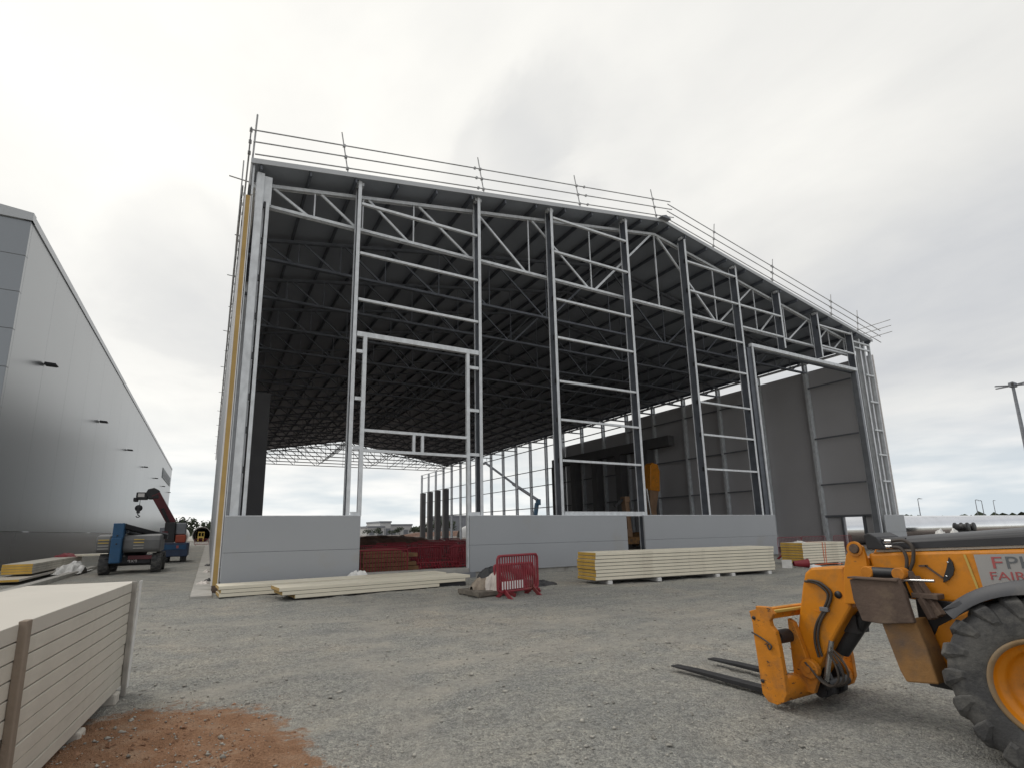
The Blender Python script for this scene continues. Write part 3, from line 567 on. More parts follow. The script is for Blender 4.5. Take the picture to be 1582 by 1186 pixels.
# ------------------------------------------------------------------ finished warehouse on the left
wh = thing('grey_warehouse', 'long finished grey clad warehouse with dark plinth and small wall lights', 'warehouse', (-9.5, 33.5, 0))
M_WH = mat('warehouse cladding', (0.26, 0.272, 0.282), 0.30, 0.8, 0.05, 0.08, )
M_WHD = mat('warehouse plinth cladding', (0.105, 0.105, 0.112), 0.25, 0, 0.06, 0.3)
y = 33.5; i = 0
while y < 157:
    w = 5.85; MB().box(-9.8, -9.5, y + (0.31 if i == 0 else 0.006), min(157, y + w - 0.006), 2.05, 18.0).build('wall_panel', M_WH, wh, 0.004); y += w; i += 1
x = -9.5
for j in range(6):
    for q in range(8): MB().box(x - 5.85 + 0.012, x - 0.012 if j else x, 33.5, 33.8, 2.05 + q * 2.0, 2.05 + q * 2.0 + 1.985).build('gable_panel', M_WH, wh, 0.012)
    x -= 5.85
MB().box(-44.7, -9.62, 33.62, 33.8, 2.05, 18.2).build('gable_backing', M_DARKSTEEL, wh)
MB().box(-9.78, -9.62, 33.82, 157, 2.05, 18.0).build('wall_backing', M_DARKSTEEL, wh)
MB().box(-44.7, -9.55, 33.55, 157, -0.1, 2.03).build('plinth', M_WHD, wh)
MB().box(-9.8, -9.44, 33.44, 157.1, 18.02, 18.42).build('eaves_gutter', M_ROOF, wh)
mb = MB(); mb.prism([(-9.42, 18.02), (-9.42, 18.46), (-27, 20.2), (-44.8, 18.46), (-44.8, 18.02)], 33.38, 33.85, 'y'); mb.build('verge_trim', M_ROOF, wh)
mb = MB(); mb.prism([(-9.6, 17.9), (-9.6, 18.4), (-27, 20.1), (-44.6, 18.4), (-44.6, 17.9)], 33.9, 157, 'y'); mb.build('roof', M_ROOF, wh)
for k in range(7):
    yy = 39.4 + 18.45 * k; mb = MB(); mb.box(-9.5, -9.1, yy - 0.05, yy + 0.05, 11.86, 11.92); mb.prism([(-9.45, 11.84), (-9.42, 11.98), (-8.9, 11.95), (-8.85, 11.86), (-8.95, 11.82)], yy - 0.28, yy + 0.28, 'y')
    mb.build('wall_light', M_BLACK, wh)
mb = MB(); mb.box(-12.5, -12.1, 33.0, 33.5, 17.0, 17.1); mb.build('wall_light', M_BLACK, wh)
sg = MB().box(-9.5, -9.40, 129, 153, 13.6, 15.6).build('fascia_sign', mat('dark sign board', (0.05, 0.07, 0.075), 0.5), wh)
mb = MB()
for q in range(9): mb.box(-9.40, -9.37, 131 + q * 2.3, 132.5 + q * 2.3, 14.2, 15.0)
mb.build('sign_blocks', M_FARGREY, sg)

# ------------------------------------------------------------------ stacks of insulated panels
ORD = ['topmost', 'second from top', 'third from top', 'fourth from top', 'fifth from top', 'sixth from top', 'seventh from top', 'eighth from top', 'ninth from top', 'tenth from top']
def panel(o, u, w, z0, z1, label, group, skin, foam, seam=0.010):
    """one panel: corner o, long edge u, width w; skins, core showing at both ends, packing strip under it"""
    o = Vector((o[0], o[1], 0)); u = Vector((u[0], u[1], 0)); w = Vector((w[0], w[1], 0)); h = z1 - z0
    t = thing('insulated_panel', label, 'insulated panel', (o.x, o.y, z0), group)
    un, wn = u.normalized(), w.normalized(); mb = MB(); z = Vector((0, 0, 1))
    mb.obox(o + z * (z0 + seam), u, w, z * (h - seam)); mb.build('panel_skin', skin, t, 0.004)
    mb = MB(); e = 0.004
    mb.obox(o - un * e + wn * 0.003 + z * (z0 + seam + 0.003), u + un * 2 * e, w - wn * 0.006, z * (h - seam - 0.005)); mb.build('foam_core', foam, t)
    mb = MB(); mb.obox(o + un * 0.006 + wn * 0.02 + z * (z0 - 0.001), u - un * 0.012, w - wn * 0.04, z * (seam + 0.004)); mb.build('packing_strip', M_GAP, t)
    return t
def stack(o, u, w, z0, pitch, n, where, group, skin, foam, topskin=None, jit=0.006, names=None):
    uv = Vector((u[0], u[1], 0)); wv = Vector((w[0], w[1], 0))
    for i in range(n):                       # i = 0 is the topmost
        zz = z0 + pitch * (n - 1 - i); j = Vector((o[0], o[1], 0)) + uv.normalized() * random.uniform(-2, 2) * jit + wv.normalized() * random.uniform(-1, 1) * jit
        nm = ('lowest' if i == n - 1 and n > 2 else ORD[i]) + ' ' + where
        panel(j, u, w, zz, zz + pitch, nm, group, topskin if (topskin and i == 0) else skin, foam, 0.0085 if topskin else 0.018)
def bearers(pts, u, size, label, m, group):
    for p in pts:
        b = MB(); uu = Vector((u[0], u[1], 0)); s = uu.normalized().cross(Vector((0, 0, 1))) * size[0]
        b.obox(Vector(p) - s / 2, s, uu, Vector((0, 0, size[1]))); tag(b.build('bearer', m, None, 0.008), label, 'bearer', group)
# big dusty stack in the foreground
uF = Vector((-0.088, -1, 0)).normalized(); wF = Vector((-1, 0.088, 0)).normalized()
oF = Vector((-0.69, 7.53, 0)); LF = 5.6
stack(oF, uF * LF, wF * 1.0, 0.10, 0.1085, 10, 'dusty cream panel in the big near stack with timber battens', 'panels of the big near stack', M_DUSTY, M_FOAM2, M_DUSTYTOP, 0.004)
for q, lab in ((0.17, 'grey timber batten standing against the far end of the big near stack'), (3.12, 'brown timber batten standing upright against the side of the big near stack')):
    c = oF + uF * q - wF * 0.052; mb = MB(); mb.obox(c + Vector((0, 0, 0.0)), uF * (0.05 if q < 1 else 0.085), wF * 0.045, Vector((-0.01, 0, 1.20))); tag(mb.build('timber_batten', M_TIMBER if q > 1 else M_GREYWOOD, None, 0.006), lab, 'batten')
mb = MB(); P = oF + uF * -0.03
for k in range(12):
    a = P + wF * (1.02 * k / 11 - 0.0); b = P + wF * (1.02 * (k + 1) / 11)
    d0, d1 = 0.03 * math.sin(k * 2.1) - 0.03, 0.03 * math.sin((k + 1) * 2.1) - 0.03
    if k < 11: mb.add([a + uF * d0 + Vector((0, 0, .12)), b + uF * d1 + Vector((0, 0, .12)), b + uF * d1 + Vector((0, 0, 1.17)), a + uF * d0 + Vector((0, 0, 1.17))], [(0, 1, 2, 3)])
a = P - wF * 0.03; mb.obox(a + Vector((0, 0, .04)) - uF * 0.02, uF * 0.13, wF * 0.008, Vector((0.02, 0, 1.15)))
tag(mb.build('plastic_wrap', M_WRAPW, None), 'pale plastic wrap hanging over the far end of the big near stack', 'plastic wrap')
for q in (0.35, 1.5, 2.6, 3.7, 4.8):
    mb = MB(); mb.obox(oF + uF * q - wF * 0.03 + Vector((0, 0, -0.02)), uF * 0.16, wF * 1.06, Vector((0, 0, 0.115))); tag(mb.build('bearer', M_DUSTYTOP, None, 0.02), 'pale block under the big near stack of dusty panels', 'bearer', 'blocks under the big near stack')
# long clean stack in front of the gable, yellow ends
u = Vector((7.62, -0.80, 0)); w = Vector((0.10, 1.04, 0)); o = (10.60, 13.20)
stack(o, u, w, 0.10, 0.1062, 8, 'cream panel in the long yellow ended stack before the gable', 'panels of the long stack', M_CREAM, M_FOAM, None, 0.012)
un = u.normalized()
bearers([Vector((10.60, 13.2, -0.02)) + un * q - w.normalized() * 0.03 for q in (0.5, 2.4, 4.9, 5.6, 7.35)], w * 1.08, (0.16, 0.115), 'white block under the long yellow ended stack', M_WRAPW, 'blocks under the long stack')
# strapped pack further right
u = Vector((2.62, -0.277, 0)); w = Vector((0.10, 1.04, 0))
stack((22.02, 13.65), u, w, 0.08, 0.1085, 8, 'cream panel in the short strapped pack behind the orange machine', 'panels of the strapped pack', M_CREAM, M_FOAM, None, 0.01)
b = MB(); c = Vector((22.02, 13.65, 0)) + u.normalized() * 1.22; wn = w.normalized()
for q in (0, 0.10):
    cc = c + u.normalized() * q; b.obox(cc - wn * 0.012 + Vector((0, 0, 0.05)), u.normalized() * 0.035, wn * 0.004, Vector((0.08 if q else 0, 0, 0.90))); b.obox(cc - wn * 0.012 + Vector((0, 0, 0.953)), u.normalized() * 0.035, wn * 1.06, Vector((0, 0, 0.004)))
b.path([c - wn * 0.05 + Vector((-1.0, 0, 0.04)), c - wn * 0.15 + Vector((-0.3, 0, 0.06)), c - wn * 0.1 + Vector((0.3, 0, 0.05)), c - wn * 0.2 + Vector((1.0, 0, 0.03))], 0.02)
tag(b.build('ratchet_strap', M_STRAP, None), 'orange ratchet strap round the short pack of cream panels', 'strap')
bearers([Vector((22.3, 13.62, -0.02)), Vector((24.2, 13.42, -0.02))], w * 1.05, (0.14, 0.098), 'white block under the short strapped pack', M_WRAPW, 'blocks under the strapped pack')
# two low piles along the left of the gable
u = Vector((8.6, 0.55, 0)); w = Vector((-0.06, 0.95, 0))
for i, (dx, L) in enumerate(((0.0, 6.9), (0.06, 6.6), (0.02, 6.7))):
    uu = u.normalized(); z = 0.21 - 0.1 * i
    panel(Vector((0.36 + dx, 16.62, 0)), uu * L, w, z, z + 0.098, ('topmost', 'middle', 'lowest')[i] + ' cream panel of the low pile at the left gable corner', 'panels of the low corner pile', M_CREAM, M_FOAM2)
u = Vector((1, 0.10, 0)).normalized(); w = Vector((-0.1, 1.0, 0)).normalized() * 1.0
for i, (x0, L) in enumerate(((1.72, 5.75), (1.80, 5.5), (2.12, 4.25))):
    z = 0.215 - 0.1 * i; p = Vector((x0, 15.02 + (x0 - 1.7) * 0.1, 0)); panel(p, u * L, w, z, z + 0.098, ('topmost', 'middle', 'lowest')[i] + ' cream panel of the low pile before the framed opening', 'panels of the low pile before the opening', M_CREAM, M_FOAM2)
mb = MB(); mb.box(6.3, 7.3, 15.6, 16.3, -0.02, 0.10); tag(mb.build('timber_baulk', M_BLACK, None, 0.01), 'dark timber baulk under the right end of the low pile', 'timber')
# stack along the warehouse
u = Vector((0.95, -0.02, 0)); w = Vector((0.0, 9.6, 0))
for i in range(4):
    z = 0.565 - 0.1 * i; panel(Vector((-7.05 + random.uniform(-.01, .01), 28.0 + random.uniform(-.02, .02), 0)), w, u, z, z + 0.099, ORD[i] + ' dusty panel in the yellow ended stack beside the grey warehouse', 'panels beside the warehouse', M_DUSTY, M_FOAM)
panel(Vector((-7.15, 26.0, 0)), Vector((0, 11.8, 0)), Vector((1.15, 0, 0)), 0.10, 0.19, 'pale panel sticking out under the yellow ended stack beside the warehouse', None, M_DUSTYTOP, M_FOAM)
tag(MB().box(-5.45, -5.15, 21.0, 37, -0.02, 0.14).build('timber_baulk', M_CONC, None, 0.01), 'long grey baulk on the ground beside the lifting platform', 'timber')
tag(MB().box(-6.6, -4.3, 36.2, 37.4, 0.66, 0.76).build('loose_board', M_CREAM, None, 0.01), 'cream board lying across the far end of the warehouse stack', 'board')

# ------------------------------------------------------------------ crumpled heaps
def heap(name, c, rx, ry, h, m, label, cat, seed, n=40, spiky=0.35, pw=1.3):
    g = np.random.default_rng(seed); mb = MB(); N = 26; vs = []; fs = []
    for i in range(N + 1):
        for j in range(N + 1):
            a, b = i / N * 2 - 1, j / N * 2 - 1; d = math.hypot(a, b); th = math.atan2(b, a)
            edge = 1 - 0.18 * math.sin(3 * th + seed) - 0.1 * math.sin(7 * th)
            q = max(0, 1 - (d / edge) ** 2) ** (1 / pw)
            x, y = c[0] + a * rx, c[1] + b * ry
            k = float(vnoise(np.array([a * 3.1 + seed]), np.array([b * 3.1]), 31)[0]) + 0.6 * float(vnoise(np.array([a * 7 + seed]), np.array([b * 7]), 32)[0])
            vs.append((x + 0.1 * rx * k, y, c[2] - 0.04 + h * q * (1 + spiky * 1.6 * k)))
    for i in range(N):
        for j in range(N): fs.append((i * (N + 1) + j, (i + 1) * (N + 1) + j, (i + 1) * (N + 1) + j + 1, i * (N + 1) + j + 1))
    mb.add(vs, fs); o = mb.build(name, m); return tag(o, label, cat)
# pallet with wrapped bags
pal = thing('pallet', 'weathered timber pallet carrying crumpled pale plastic wrap', 'pallet', (6.2, 12.4, 0), rz=R(4))
mb = MB()
for i in range(7): mb.box(0.0, 1.15, 0.03 + i * 0.17, 0.03 + i * 0.17 + 0.12, 0.12, 0.142)
mb.build('deck_boards', M_PALLET, pal, 0.004, local=True)
for i in range(3):
    mb = MB()
    for j in range(3): mb.box(0.0 + j * 0.53, 0.09 + j * 0.53, 0.03 + i * 0.51, 0.15 + i * 0.51, 0.022, 0.12)
    mb.build('blocks', M_PALLET, pal, 0.004, local=True)
for x in (-0.018, 1.152): MB().box(x, x + 0.016, 0.03, 1.17, 0.03, 0.14).build('side_board', M_PALLET, pal, 0.003, local=True)
MB().box(0, 1.15, 0.008, 0.026, 0.04, 0.14).build('side_board', M_PALLET, pal, 0.003, local=True)
for i in range(3): MB().box(0, 1.15, 0.03 + i * 0.51, 0.13 + i * 0.51, -0.01, 0.022).build('bottom_board', M_PALLET, pal, local=True)
heap('plastic_wrap', (6.92, 12.86, 0.145), 0.36, 0.42, 0.46, M_WRAP, 'crumpled pale plastic wrap heaped on the timber pallet', 'plastic wrap', 3, spiky=0.22, pw=1.8)
heap('plastic_wrap', (6.62, 13.12, 0.145), 0.32, 0.34, 0.30, mat('brown wrap', (0.27, 0.22, 0.17), 0.5, 0, 0.3, 6, 0.5, 20), 'brownish crumpled wrap on the left side of the timber pallet', 'plastic wrap', 8, spiky=0.22, pw=1.7)
heap('plastic_sheet', (4.42, 18.0, 0.16), 0.42, 0.16, 0.30, M_WRAPW, 'crumpled white plastic sheet at the left foot of the framed opening', 'plastic sheet', 5)
heap('plastic_sheet', (-5.6, 32.4, 0.1), 0.55, 1.9, 0.42, M_WRAPW, 'crumpled white plastic sheet beside the warehouse panel stack', 'plastic sheet', 6)
heap('tarpaulin', (8.75, 14.05, 0.0), 0.85, 0.42, 0.22, M_TARP, 'black tarpaulin lying behind the red barriers', 'tarpaulin', 11)
heap('bin_bag', (7.05, 13.55, 0.0), 0.42, 0.4, 0.72, M_TARP, 'stuffed black plastic bag behind the red barriers', 'bag', 12, spiky=0.10, pw=2.2)
heap('red_sheet', (-6.55, 36.2, 0.66), 0.5, 0.7, 0.22, M_RED, 'crumpled red sheet on the warehouse panel stack', 'sheet', 14)
for q, (x, y, s) in enumerate(((-0.02, 21.2, .22), (0.12, 22.3, .14), (0.05, 27.5, .16), (0.1, 33, .2))):
    heap('rubbish_scrap', (x, y, 0.05), s, s * 1.2, 0.12, M_TARP if q % 2 else M_WRAP, ('pale scrap of wrap on the concrete strip nearest the corner', 'black scrap on the concrete strip by the white wall', 'pale scrap midway along the concrete strip', 'black scrap far along the concrete strip')[q], 'scrap', 20 + q)

# ------------------------------------------------------------------ red pedestrian barriers
def barrier_meshes(root, stripe=True, wd=2.0, h=0.84, wire=False):
    z0 = 0.16; r = 0.004 if wire else 0.025; c = 0.12; mb = MB()
    x0, x1, z1 = 0.0, wd, z0 + h
    mb.path([(x0 + c, 0, z0), (wd / 2, 0, z0), (x1 - c, 0, z0), (x1 - 0.03, 0, z0 + 0.03), (x1, 0, z0 + c), (x1, 0, (z0 + z1) / 2), (x1, 0, z1 - c), (x1 - .03, 0, z1 - .03), (x1 - c, 0, z1), (wd / 2, 0, z1), (x0 + c, 0, z1), (x0 + .03, 0, z1 - .03), (x0, 0, z1 - c), (x0, 0, (z0 + z1) / 2), (x0, 0, z0 + c), (x0 + .03, 0, z0 + .03), (x0 + c, 0, z0)], r + 0.008, 8, 3)
    mb.build('frame', M_RED, root, local=True); mb = MB()
    nb = 17; bw = 0.005 if wire else 0.016
    for i in range(1, nb): mb.box(wd * i / nb - bw, wd * i / nb + bw, -min(bw, 0.011), min(bw, 0.011), z0, z1)
    mb.build('bars', M_RED, root, local=True)
    if stripe:
        mb = MB(); mb.box(0.10, 0.95, -0.03, 0.03, z0 + 0.04, z0 + 0.26); pn = mb.build('reflector_board', M_RED, root, 0.004, local=True); mb = MB()
        for i in range(9): mb.add([(0.12 + i * 0.092, -0.033, z0 + .05), (0.165 + i * 0.092, -0.033, z0 + .05), (0.165 + i * 0.092, -0.033, z0 + .25), (0.12 + i * 0.092, -0.033, z0 + .25)], [(0, 1, 2, 3)])
        mb.build('white_stripes', M_WHITE, pn, local=True)
    for x in (0.22, wd - 0.22):
        mb = MB(); mb.bar((x, 0, z0 + 0.03), (x - 0.02, -0.30, -0.03), 0.09, 0.04, (1, 0, 0)); mb.bar((x, 0, z0 + 0.03), (x + 0.02, 0.30, -0.03), 0.09, 0.04, (1, 0, 0)); mb.build('foot', M_RED, root, local=True)
br = thing('pedestrian_barrier', 'red plastic barrier with white striped board standing by the pallet', 'barrier', (6.47, 11.95, 0.0), 'red barriers by the pallet', R(16))
barrier_meshes(br, True, 1.52, 0.88)
b2 = thing('pedestrian_barrier', 'red plastic barrier without stripes tucked behind the striped one', 'barrier', (6.80, 12.36, 0), 'red barriers by the pallet', R(20))
barrier_meshes(b2, False, 1.5, 0.62)
b2.rotation_euler = (R(-9), 0, R(20))
b3 = copy_thing(b2, (6.88, 12.66, 0), (R(-14), 0, R(14)), 'red plastic barrier furthest back of the three by the pallet', 'red barriers by the pallet')
k = thing('pedestrian_barrier', 'red plastic barrier standing among others inside the framed opening', 'barrier', (5.2, 19.6, 0), 'red barriers inside the shed', 0); barrier_meshes(k, False)
INS = [(5.0, 20.3, 3), (9.4, 20.0, 5), (7.3, 20.4, -4), (7.4, 21.6, 8), (9.6, 22.0, -3), (6.0, 22.6, 4), (8.2, 23.4, -6), (10.4, 23.6, 3), (7.0, 25.2, 6), (9.3, 25.6, -5), (11.6, 26.2, 4), (6.3, 28, 0), (8.6, 28.4, 5), (10.9, 29, -4), (13.2, 29.4, 2), (9.0, 32, 3), (11.4, 32.4, -3), (13.8, 33, 4), (11.0, 37, 2), (13.6, 37.4, -2), (16.2, 38, 3), (18, 44, 0), (14, 44, 3)]
for i, (x, y, a) in enumerate(INS):
    if i == 0: k.location = (x, y, 0); k.rotation_euler = (0, 0, R(a))
    else: copy_thing(k, (x, y, 0.02 if i % 4 == 2 else 0), (R(-68 if i % 4 == 2 else -6 * (i % 3)), 0, R(a * 3)))
kw = thing('pedestrian_barrier', 'x', 'barrier', (25.4, 17, 0), 'red barriers along the yard'); barrier_meshes(kw, False, 2.0, 0.92, True)
for q, (x, y, a, lab) in enumerate(((25.4, 17.0, 0, 'red barrier at the left end of the row behind the strapped pack'), (27.6, 17.1, -3, 'red barrier in the middle of the row behind the strapped pack'), (30.2, 16.9, 4, 'red barrier at the right end of the row behind the strapped pack'),
                     (-1.9, 99, 4, 'orange red barrier before the big concrete pipe, left of the pair'), (0.1, 97, -3, 'orange red barrier before the big concrete pipe, right of the pair'))):
    if q == 0: kw['label'] = lab
    else: copy_thing(k if q > 2 else kw, (x, y, 0), (0, 0, R(a)), lab, 'red barriers along the yard')
# red bucket lying on its side
mb = MB(); c = Vector((20.9, 13.4, 0.16)); mb.tube(c, c + Vector((0.42, -0.32, 0.02)), 0.10, 18, 0.17, False); mb.tube(c + Vector((0.02, -0.015, 0)), c + Vector((0.42, -0.32, 0.02)), 0.09, 18, 0.158, False); mb.tube(c + Vector((0.41, -0.31, 0.02)), c + Vector((0.44, -0.335, 0.02)), 0.18, 18, 0.18, False)
bk = mb.build('traffic_cone', M_RED); tag(bk, 'red hollow cone lying on its side by the strapped pack', 'cone')
bs = MB().obox(c + Vector((-.2, -.06, -.17)), Vector((.3, .23, 0)) * .3, Vector((-.2, .3, 0)), Vector((0, 0, .33))).build('cone_base', M_WRAPW, bk)
heap('white_scrap', (21.7, 13.2, 0.0), 0.8, 0.3, 0.12, M_WRAPW, 'torn white wrap on the ground before the strapped pack', 'scrap', 41)
heap('white_scrap', (22.6, 14.1, 0.95), 0.25, 0.3, 0.10, M_WRAPW, 'crumple of white wrap on top of the strapped pack', 'scrap', 42)

# ------------------------------------------------------------------ orange telescopic handler
TH = thing('telescopic_handler', 'orange telescopic handler with lowered forks, brown stabiliser pads and big muddy tyre', 'telehandler', (5.8, 0, 0))
BX0, BX1 = 5.25, 5.67
def pz(name, poly, x0, x1, m, bev=0.012, parent=TH): return MB().prism(poly, x0, x1).build(name, m, parent, bev)
# boom
bm_ = pz('boom', [(2.66, 1.44), (1.56, 1.505), (-3.9, 1.82), (-3.9, 1.36), (1.9, 1.085), (2.28, 1.055), (2.62, 1.10)], BX0, BX1, M_ORANGE, 0.025)
MB().prism([(2.60, 1.448), (-3.8, 1.825), (-3.8, 1.85), (2.60, 1.470)], BX0 + 0.03, BX1 - 0.03).build('boom_wear_strip', M_DUSTYTOP, TH, 0.004)
# dark outer tube carried on top
mb = MB(); prof = []
for (y, z0, z1) in ((2.56, 1.475, 1.575), (1.5, 1.535, 1.665), (-3.6, 1.84, 2.05)): prof.append((y, z0, z1))
vs = []; NS = 12
for y, z0, z1 in prof:
    for i in range(NS + 1):
        a = math.pi * i / NS; vs.append((5.46 - 0.20 * math.cos(a), y, z0 + (z1 - z0) * (0.45 + 0.55 * math.sin(a))))
    vs.append((5.66, y, z0)); vs.append((5.26, y, z0))
m = NS + 3; fs = []
for k in range(2):
    for i in range(m): fs.append((k * m + i, (k + 1) * m + i, (k + 1) * m + (i + 1) % m, k * m + (i + 1) % m))
fs.append(tuple(range(m))); fs.append(tuple(range(3 * m - 1, 2 * m - 1, -1))); mb.add(vs, fs); mb.build('boom_cover_tube', M_BLACKTOP, TH, fix=True)
pz('tube_end_bracket', [(2.645, 1.475), (2.66, 1.60), (2.62, 1.62), (2.56, 1.585), (2.49, 1.475)], 5.225, 5.62, M_BLACK, 0.008)
for x in (5.30, 5.40): MB().tube((x, 2.62, 1.555), (x, 2.36, 1.56), 0.018, 8).build('hydraulic_pipe', M_BLACK, TH)
# knuckle at the boom end and goose neck
KN = [(2.897, 0.977), (2.868, 1.268), (2.825, 1.416), (2.781, 1.487), (2.725, 1.528), (2.674, 1.5), (2.659, 1.415), (2.649, 1.18), (2.664, 1.002)]
for x0, x1 in ((5.205, 5.248), (5.672, 5.715)): pz('knuckle_plate', KN, x0, x1, M_ORANGE, 0.008)
pz('knuckle_body', [(2.88, 1.0), (2.86, 1.27), (2.80, 1.40), (2.66, 1.40), (2.655, 1.02)], 5.26, 5.66, M_ORANGE, 0.01)
mb = MB(); mb.lathe([(0.0, 0.0), (0.036, 0.0), (0.04, 0.006), (0.04, 0.04)], (5.175, 2.735, 1.478), 'x', 20, False); mb.build('pivot_pin', M_RUST, TH, fix=True); MB().lathe([(0.045, 0.014), (0.066, 0.014), (0.066, 0.032)], (5.175, 2.735, 1.478), 'x', 24, False).build('pin_collar', M_ORWORN, TH, fix=True)
NK = [(3.265, 1.23), (3.199, 1.284), (2.884, 1.312), (2.876, 1.161), (2.867, 0.944), (3.033, 0.693), (3.234, 0.368), (3.322, 0.221), (3.458, 0.215), (3.455, 0.493), (3.38, 0.811), (3.309, 1.097)]
pz('goose_neck', NK, BX0, BX1 - 0.02, M_ORANGE, 0.022)
for y, z in ((3.10, 0.86), (3.40, 0.42)): MB().obox((BX0 - 0.004, y, z), (0.004, 0, 0), (0.0, 0.12, 0.06 if z < .5 else 0.02), (0, -0.004, 0.006)).build('weld_seam', M_ORWORN, TH)
mb = MB(); mb.lathe([(0, 0), (0.035, 0), (0.03, 0.006)], (BX0 - 0.006, 2.965, 1.05), 'x', 14); mb.build('grease_stain', M_BLACK, TH)
# black cylinder and rod under the neck
mb = MB(); mb.tube((5.46, 2.86, 0.88), (5.46, 3.13, 0.50), 0.075, 16); mb.box(5.36, 5.56, 2.90, 3.02, 0.70, 0.86); mb.build('tilt_cylinder', M_BLACK, TH)
MB().tube((5.27, 3.10, 0.62), (5.27, 3.20, 0.24), 0.024, 14).build('cylinder_rod', M_CHROME, TH)
mb = MB(); mb.prism([(3.27, 0.06), (3.19, 0.12), (3.18, 0.20), (3.23, 0.33), (3.30, 0.40), (3.38, 0.38), (3.42, 0.10)], 5.34, 5.40); mb.build('tilt_link', M_BLACK, TH, 0.01); MB().prism([(3.27, 0.06), (3.19, 0.12), (3.18, 0.20), (3.23, 0.33), (3.30, 0.40), (3.38, 0.38), (3.42, 0.10)], 5.54, 5.60).build('tilt_link', M_BLACK, TH, 0.01); MB().tube((5.3, 3.22, 0.2), (5.64, 3.22, 0.2), 0.045, 14).build('link_shaft', M_BLACK, TH); MB().tube((5.32, 3.3, 0.12), (5.62, 3.3, 0.12), 0.06, 14).build('link_shaft', M_BLACK, TH)
# fork carriage
CA = [(3.634, 0.857), (3.558, 0.884), (3.554, 0.915), (3.415, 0.919), (3.368, 0.859), (3.417, 0.793), (3.409, 0.747), (3.369, 0.7), (3.347, 0.557), (3.331, 0.332), (3.329, 0.152), (3.364, 0.077), (3.434, 0.036), (3.526, 0.041), (3.579, 0.103), (3.598, 0.453), (3.608, 0.602), (3.61, 0.755)]
carr = thing('fork_carriage', None, None, (0, 0, 0)); carr.parent = TH; OFF[carr.name] = Vector(OFF[TH.name])
for x in (4.84, 5.98): pz('side_plate', CA, x, x + 0.055, M_ORWORN, 0.006, carr)
mb = MB(); mb.box(4.87, 6.0, 3.44, 3.50, 0.80, 0.90); mb.build('top_bar', M_ORWORN, carr, 0.006)
mb = MB(); mb.box(4.89, 5.98, 3.40, 3.57, 0.86, 0.885); mb.build('top_plate', M_YELLOW, carr, 0.004)
mb = MB(); mb.tube((4.89, 3.45, 0.60), (5.98, 3.45, 0.60), 0.04, 14); mb.build('fork_shaft', M_BLACK, carr)
mb = MB(); mb.tube((4.89, 3.45, 0.16), (5.98, 3.45, 0.16), 0.11, 18); mb.build('lower_tube', M_ORWORN, carr)
for x in (5.18, 5.68): MB().prism([(3.46, 0.12), (3.28, 0.12), (3.22, 0.26), (3.30, 0.40), (3.40, 0.75), (3.46, 0.78)], x, x + 0.06).build('mounting_lug', M_ORWORN, carr, 0.006)
mb = MB(); mb.lathe([(0, 0), (0.03, 0), (0.03, 0.012), (0.08, 0.012), (0.088, 0.02), (0.088, 0.08)], (5.14, 3.29, 0.34), 'x', 24, False); mb.build('pin_boss', M_ORWORN, carr)
for (y, z) in ((3.585, 0.80), (3.56, 0.22)): MB().lathe([(0, 0), (0.018, 0), (0.018, 0.01)], (4.833, y, z), 'x', 12).build('plate_hole', M_BLACK, carr)
mb = MB(); mb.path([(4.83, 3.62, 0.66), (4.825, 3.53, 0.63), (4.82, 3.44, 0.59), (4.815, 3.41, 0.56), (4.82, 3.44, 0.53), (4.825, 3.46, 0.57)], 0.008, 6, 4); mb.build('locking_pin', M_HOSE, carr)
for y0 in (0.45, 0.5, 0.36): pass
for x in (5.08, 5.72):
    mb = MB(); mb.box(x - 0.06, x + 0.06, 3.52, 3.57, 0.05, 0.66); mb.prism([(3.52, 0.045), (3.52, 0.10), (4.55, 0.085), (4.92, 0.065), (4.92, 0.05)], x - 0.06, x + 0.06); mb.build('fork', M_BLACK, carr, 0.006)
    mb = MB(); mb.tube((x - 0.09, 3.47, 0.62), (x + 0.09, 3.47, 0.62), 0.065, 14); mb.build('fork_hanger', M_BLACK, carr)
# hoses
def hose(pts, x, r=0.012, dx=0.0): return MB().path([(x + dx * i, y, z) for i, (y, z) in enumerate(pts)], r, 8, 6).build('hydraulic_hose', M_HOSE, TH)
H1 = [(3.262, 1.150), (3.20, 1.150), (3.127, 1.127), (3.053, 1.044), (3.107, 0.908), (3.203, 0.748), (3.236, 0.596), (3.218, 0.453)]
hose(H1, BX0 - 0.018); hose([(y - 0.035, z + 0.012) for y, z in H1], BX0 - 0.022)
MB().box(BX0 - 0.04, BX0, 3.06, 3.14, 0.885, 0.925).build('hose_clamp', M_DARKSTEEL, TH, 0.004)
for q in range(3): hose([(3.31, 0.40), (3.25, 0.34 - 0.02 * q), (3.17, 0.255 - 0.015 * q), (3.08 - 0.012 * q, 0.235), (3.01 - 0.02 * q, 0.31), (3.02 - 0.02 * q, 0.43), (3.07, 0.54)], 5.15 + 0.04 * q, 0.010)
HT = [(2.56, 1.545), (2.439, 1.548), (2.339, 1.556), (2.285, 1.498), (2.296, 1.391), (2.345, 1.256), (2.30, 1.10)]
hose(HT[1:], 5.215, 0.014); hose([(2.445, 1.5), (2.37, 1.491), (2.338, 1.427), (2.347, 1.336), (2.389, 1.244), (2.36, 1.08)], 5.205, 0.0135)
for z in (1.548, 1.50): MB().tube((5.21, 2.48, z), (5.21, 2.43, z), 0.017, 10).build('hose_fitting', M_CHROME, TH)
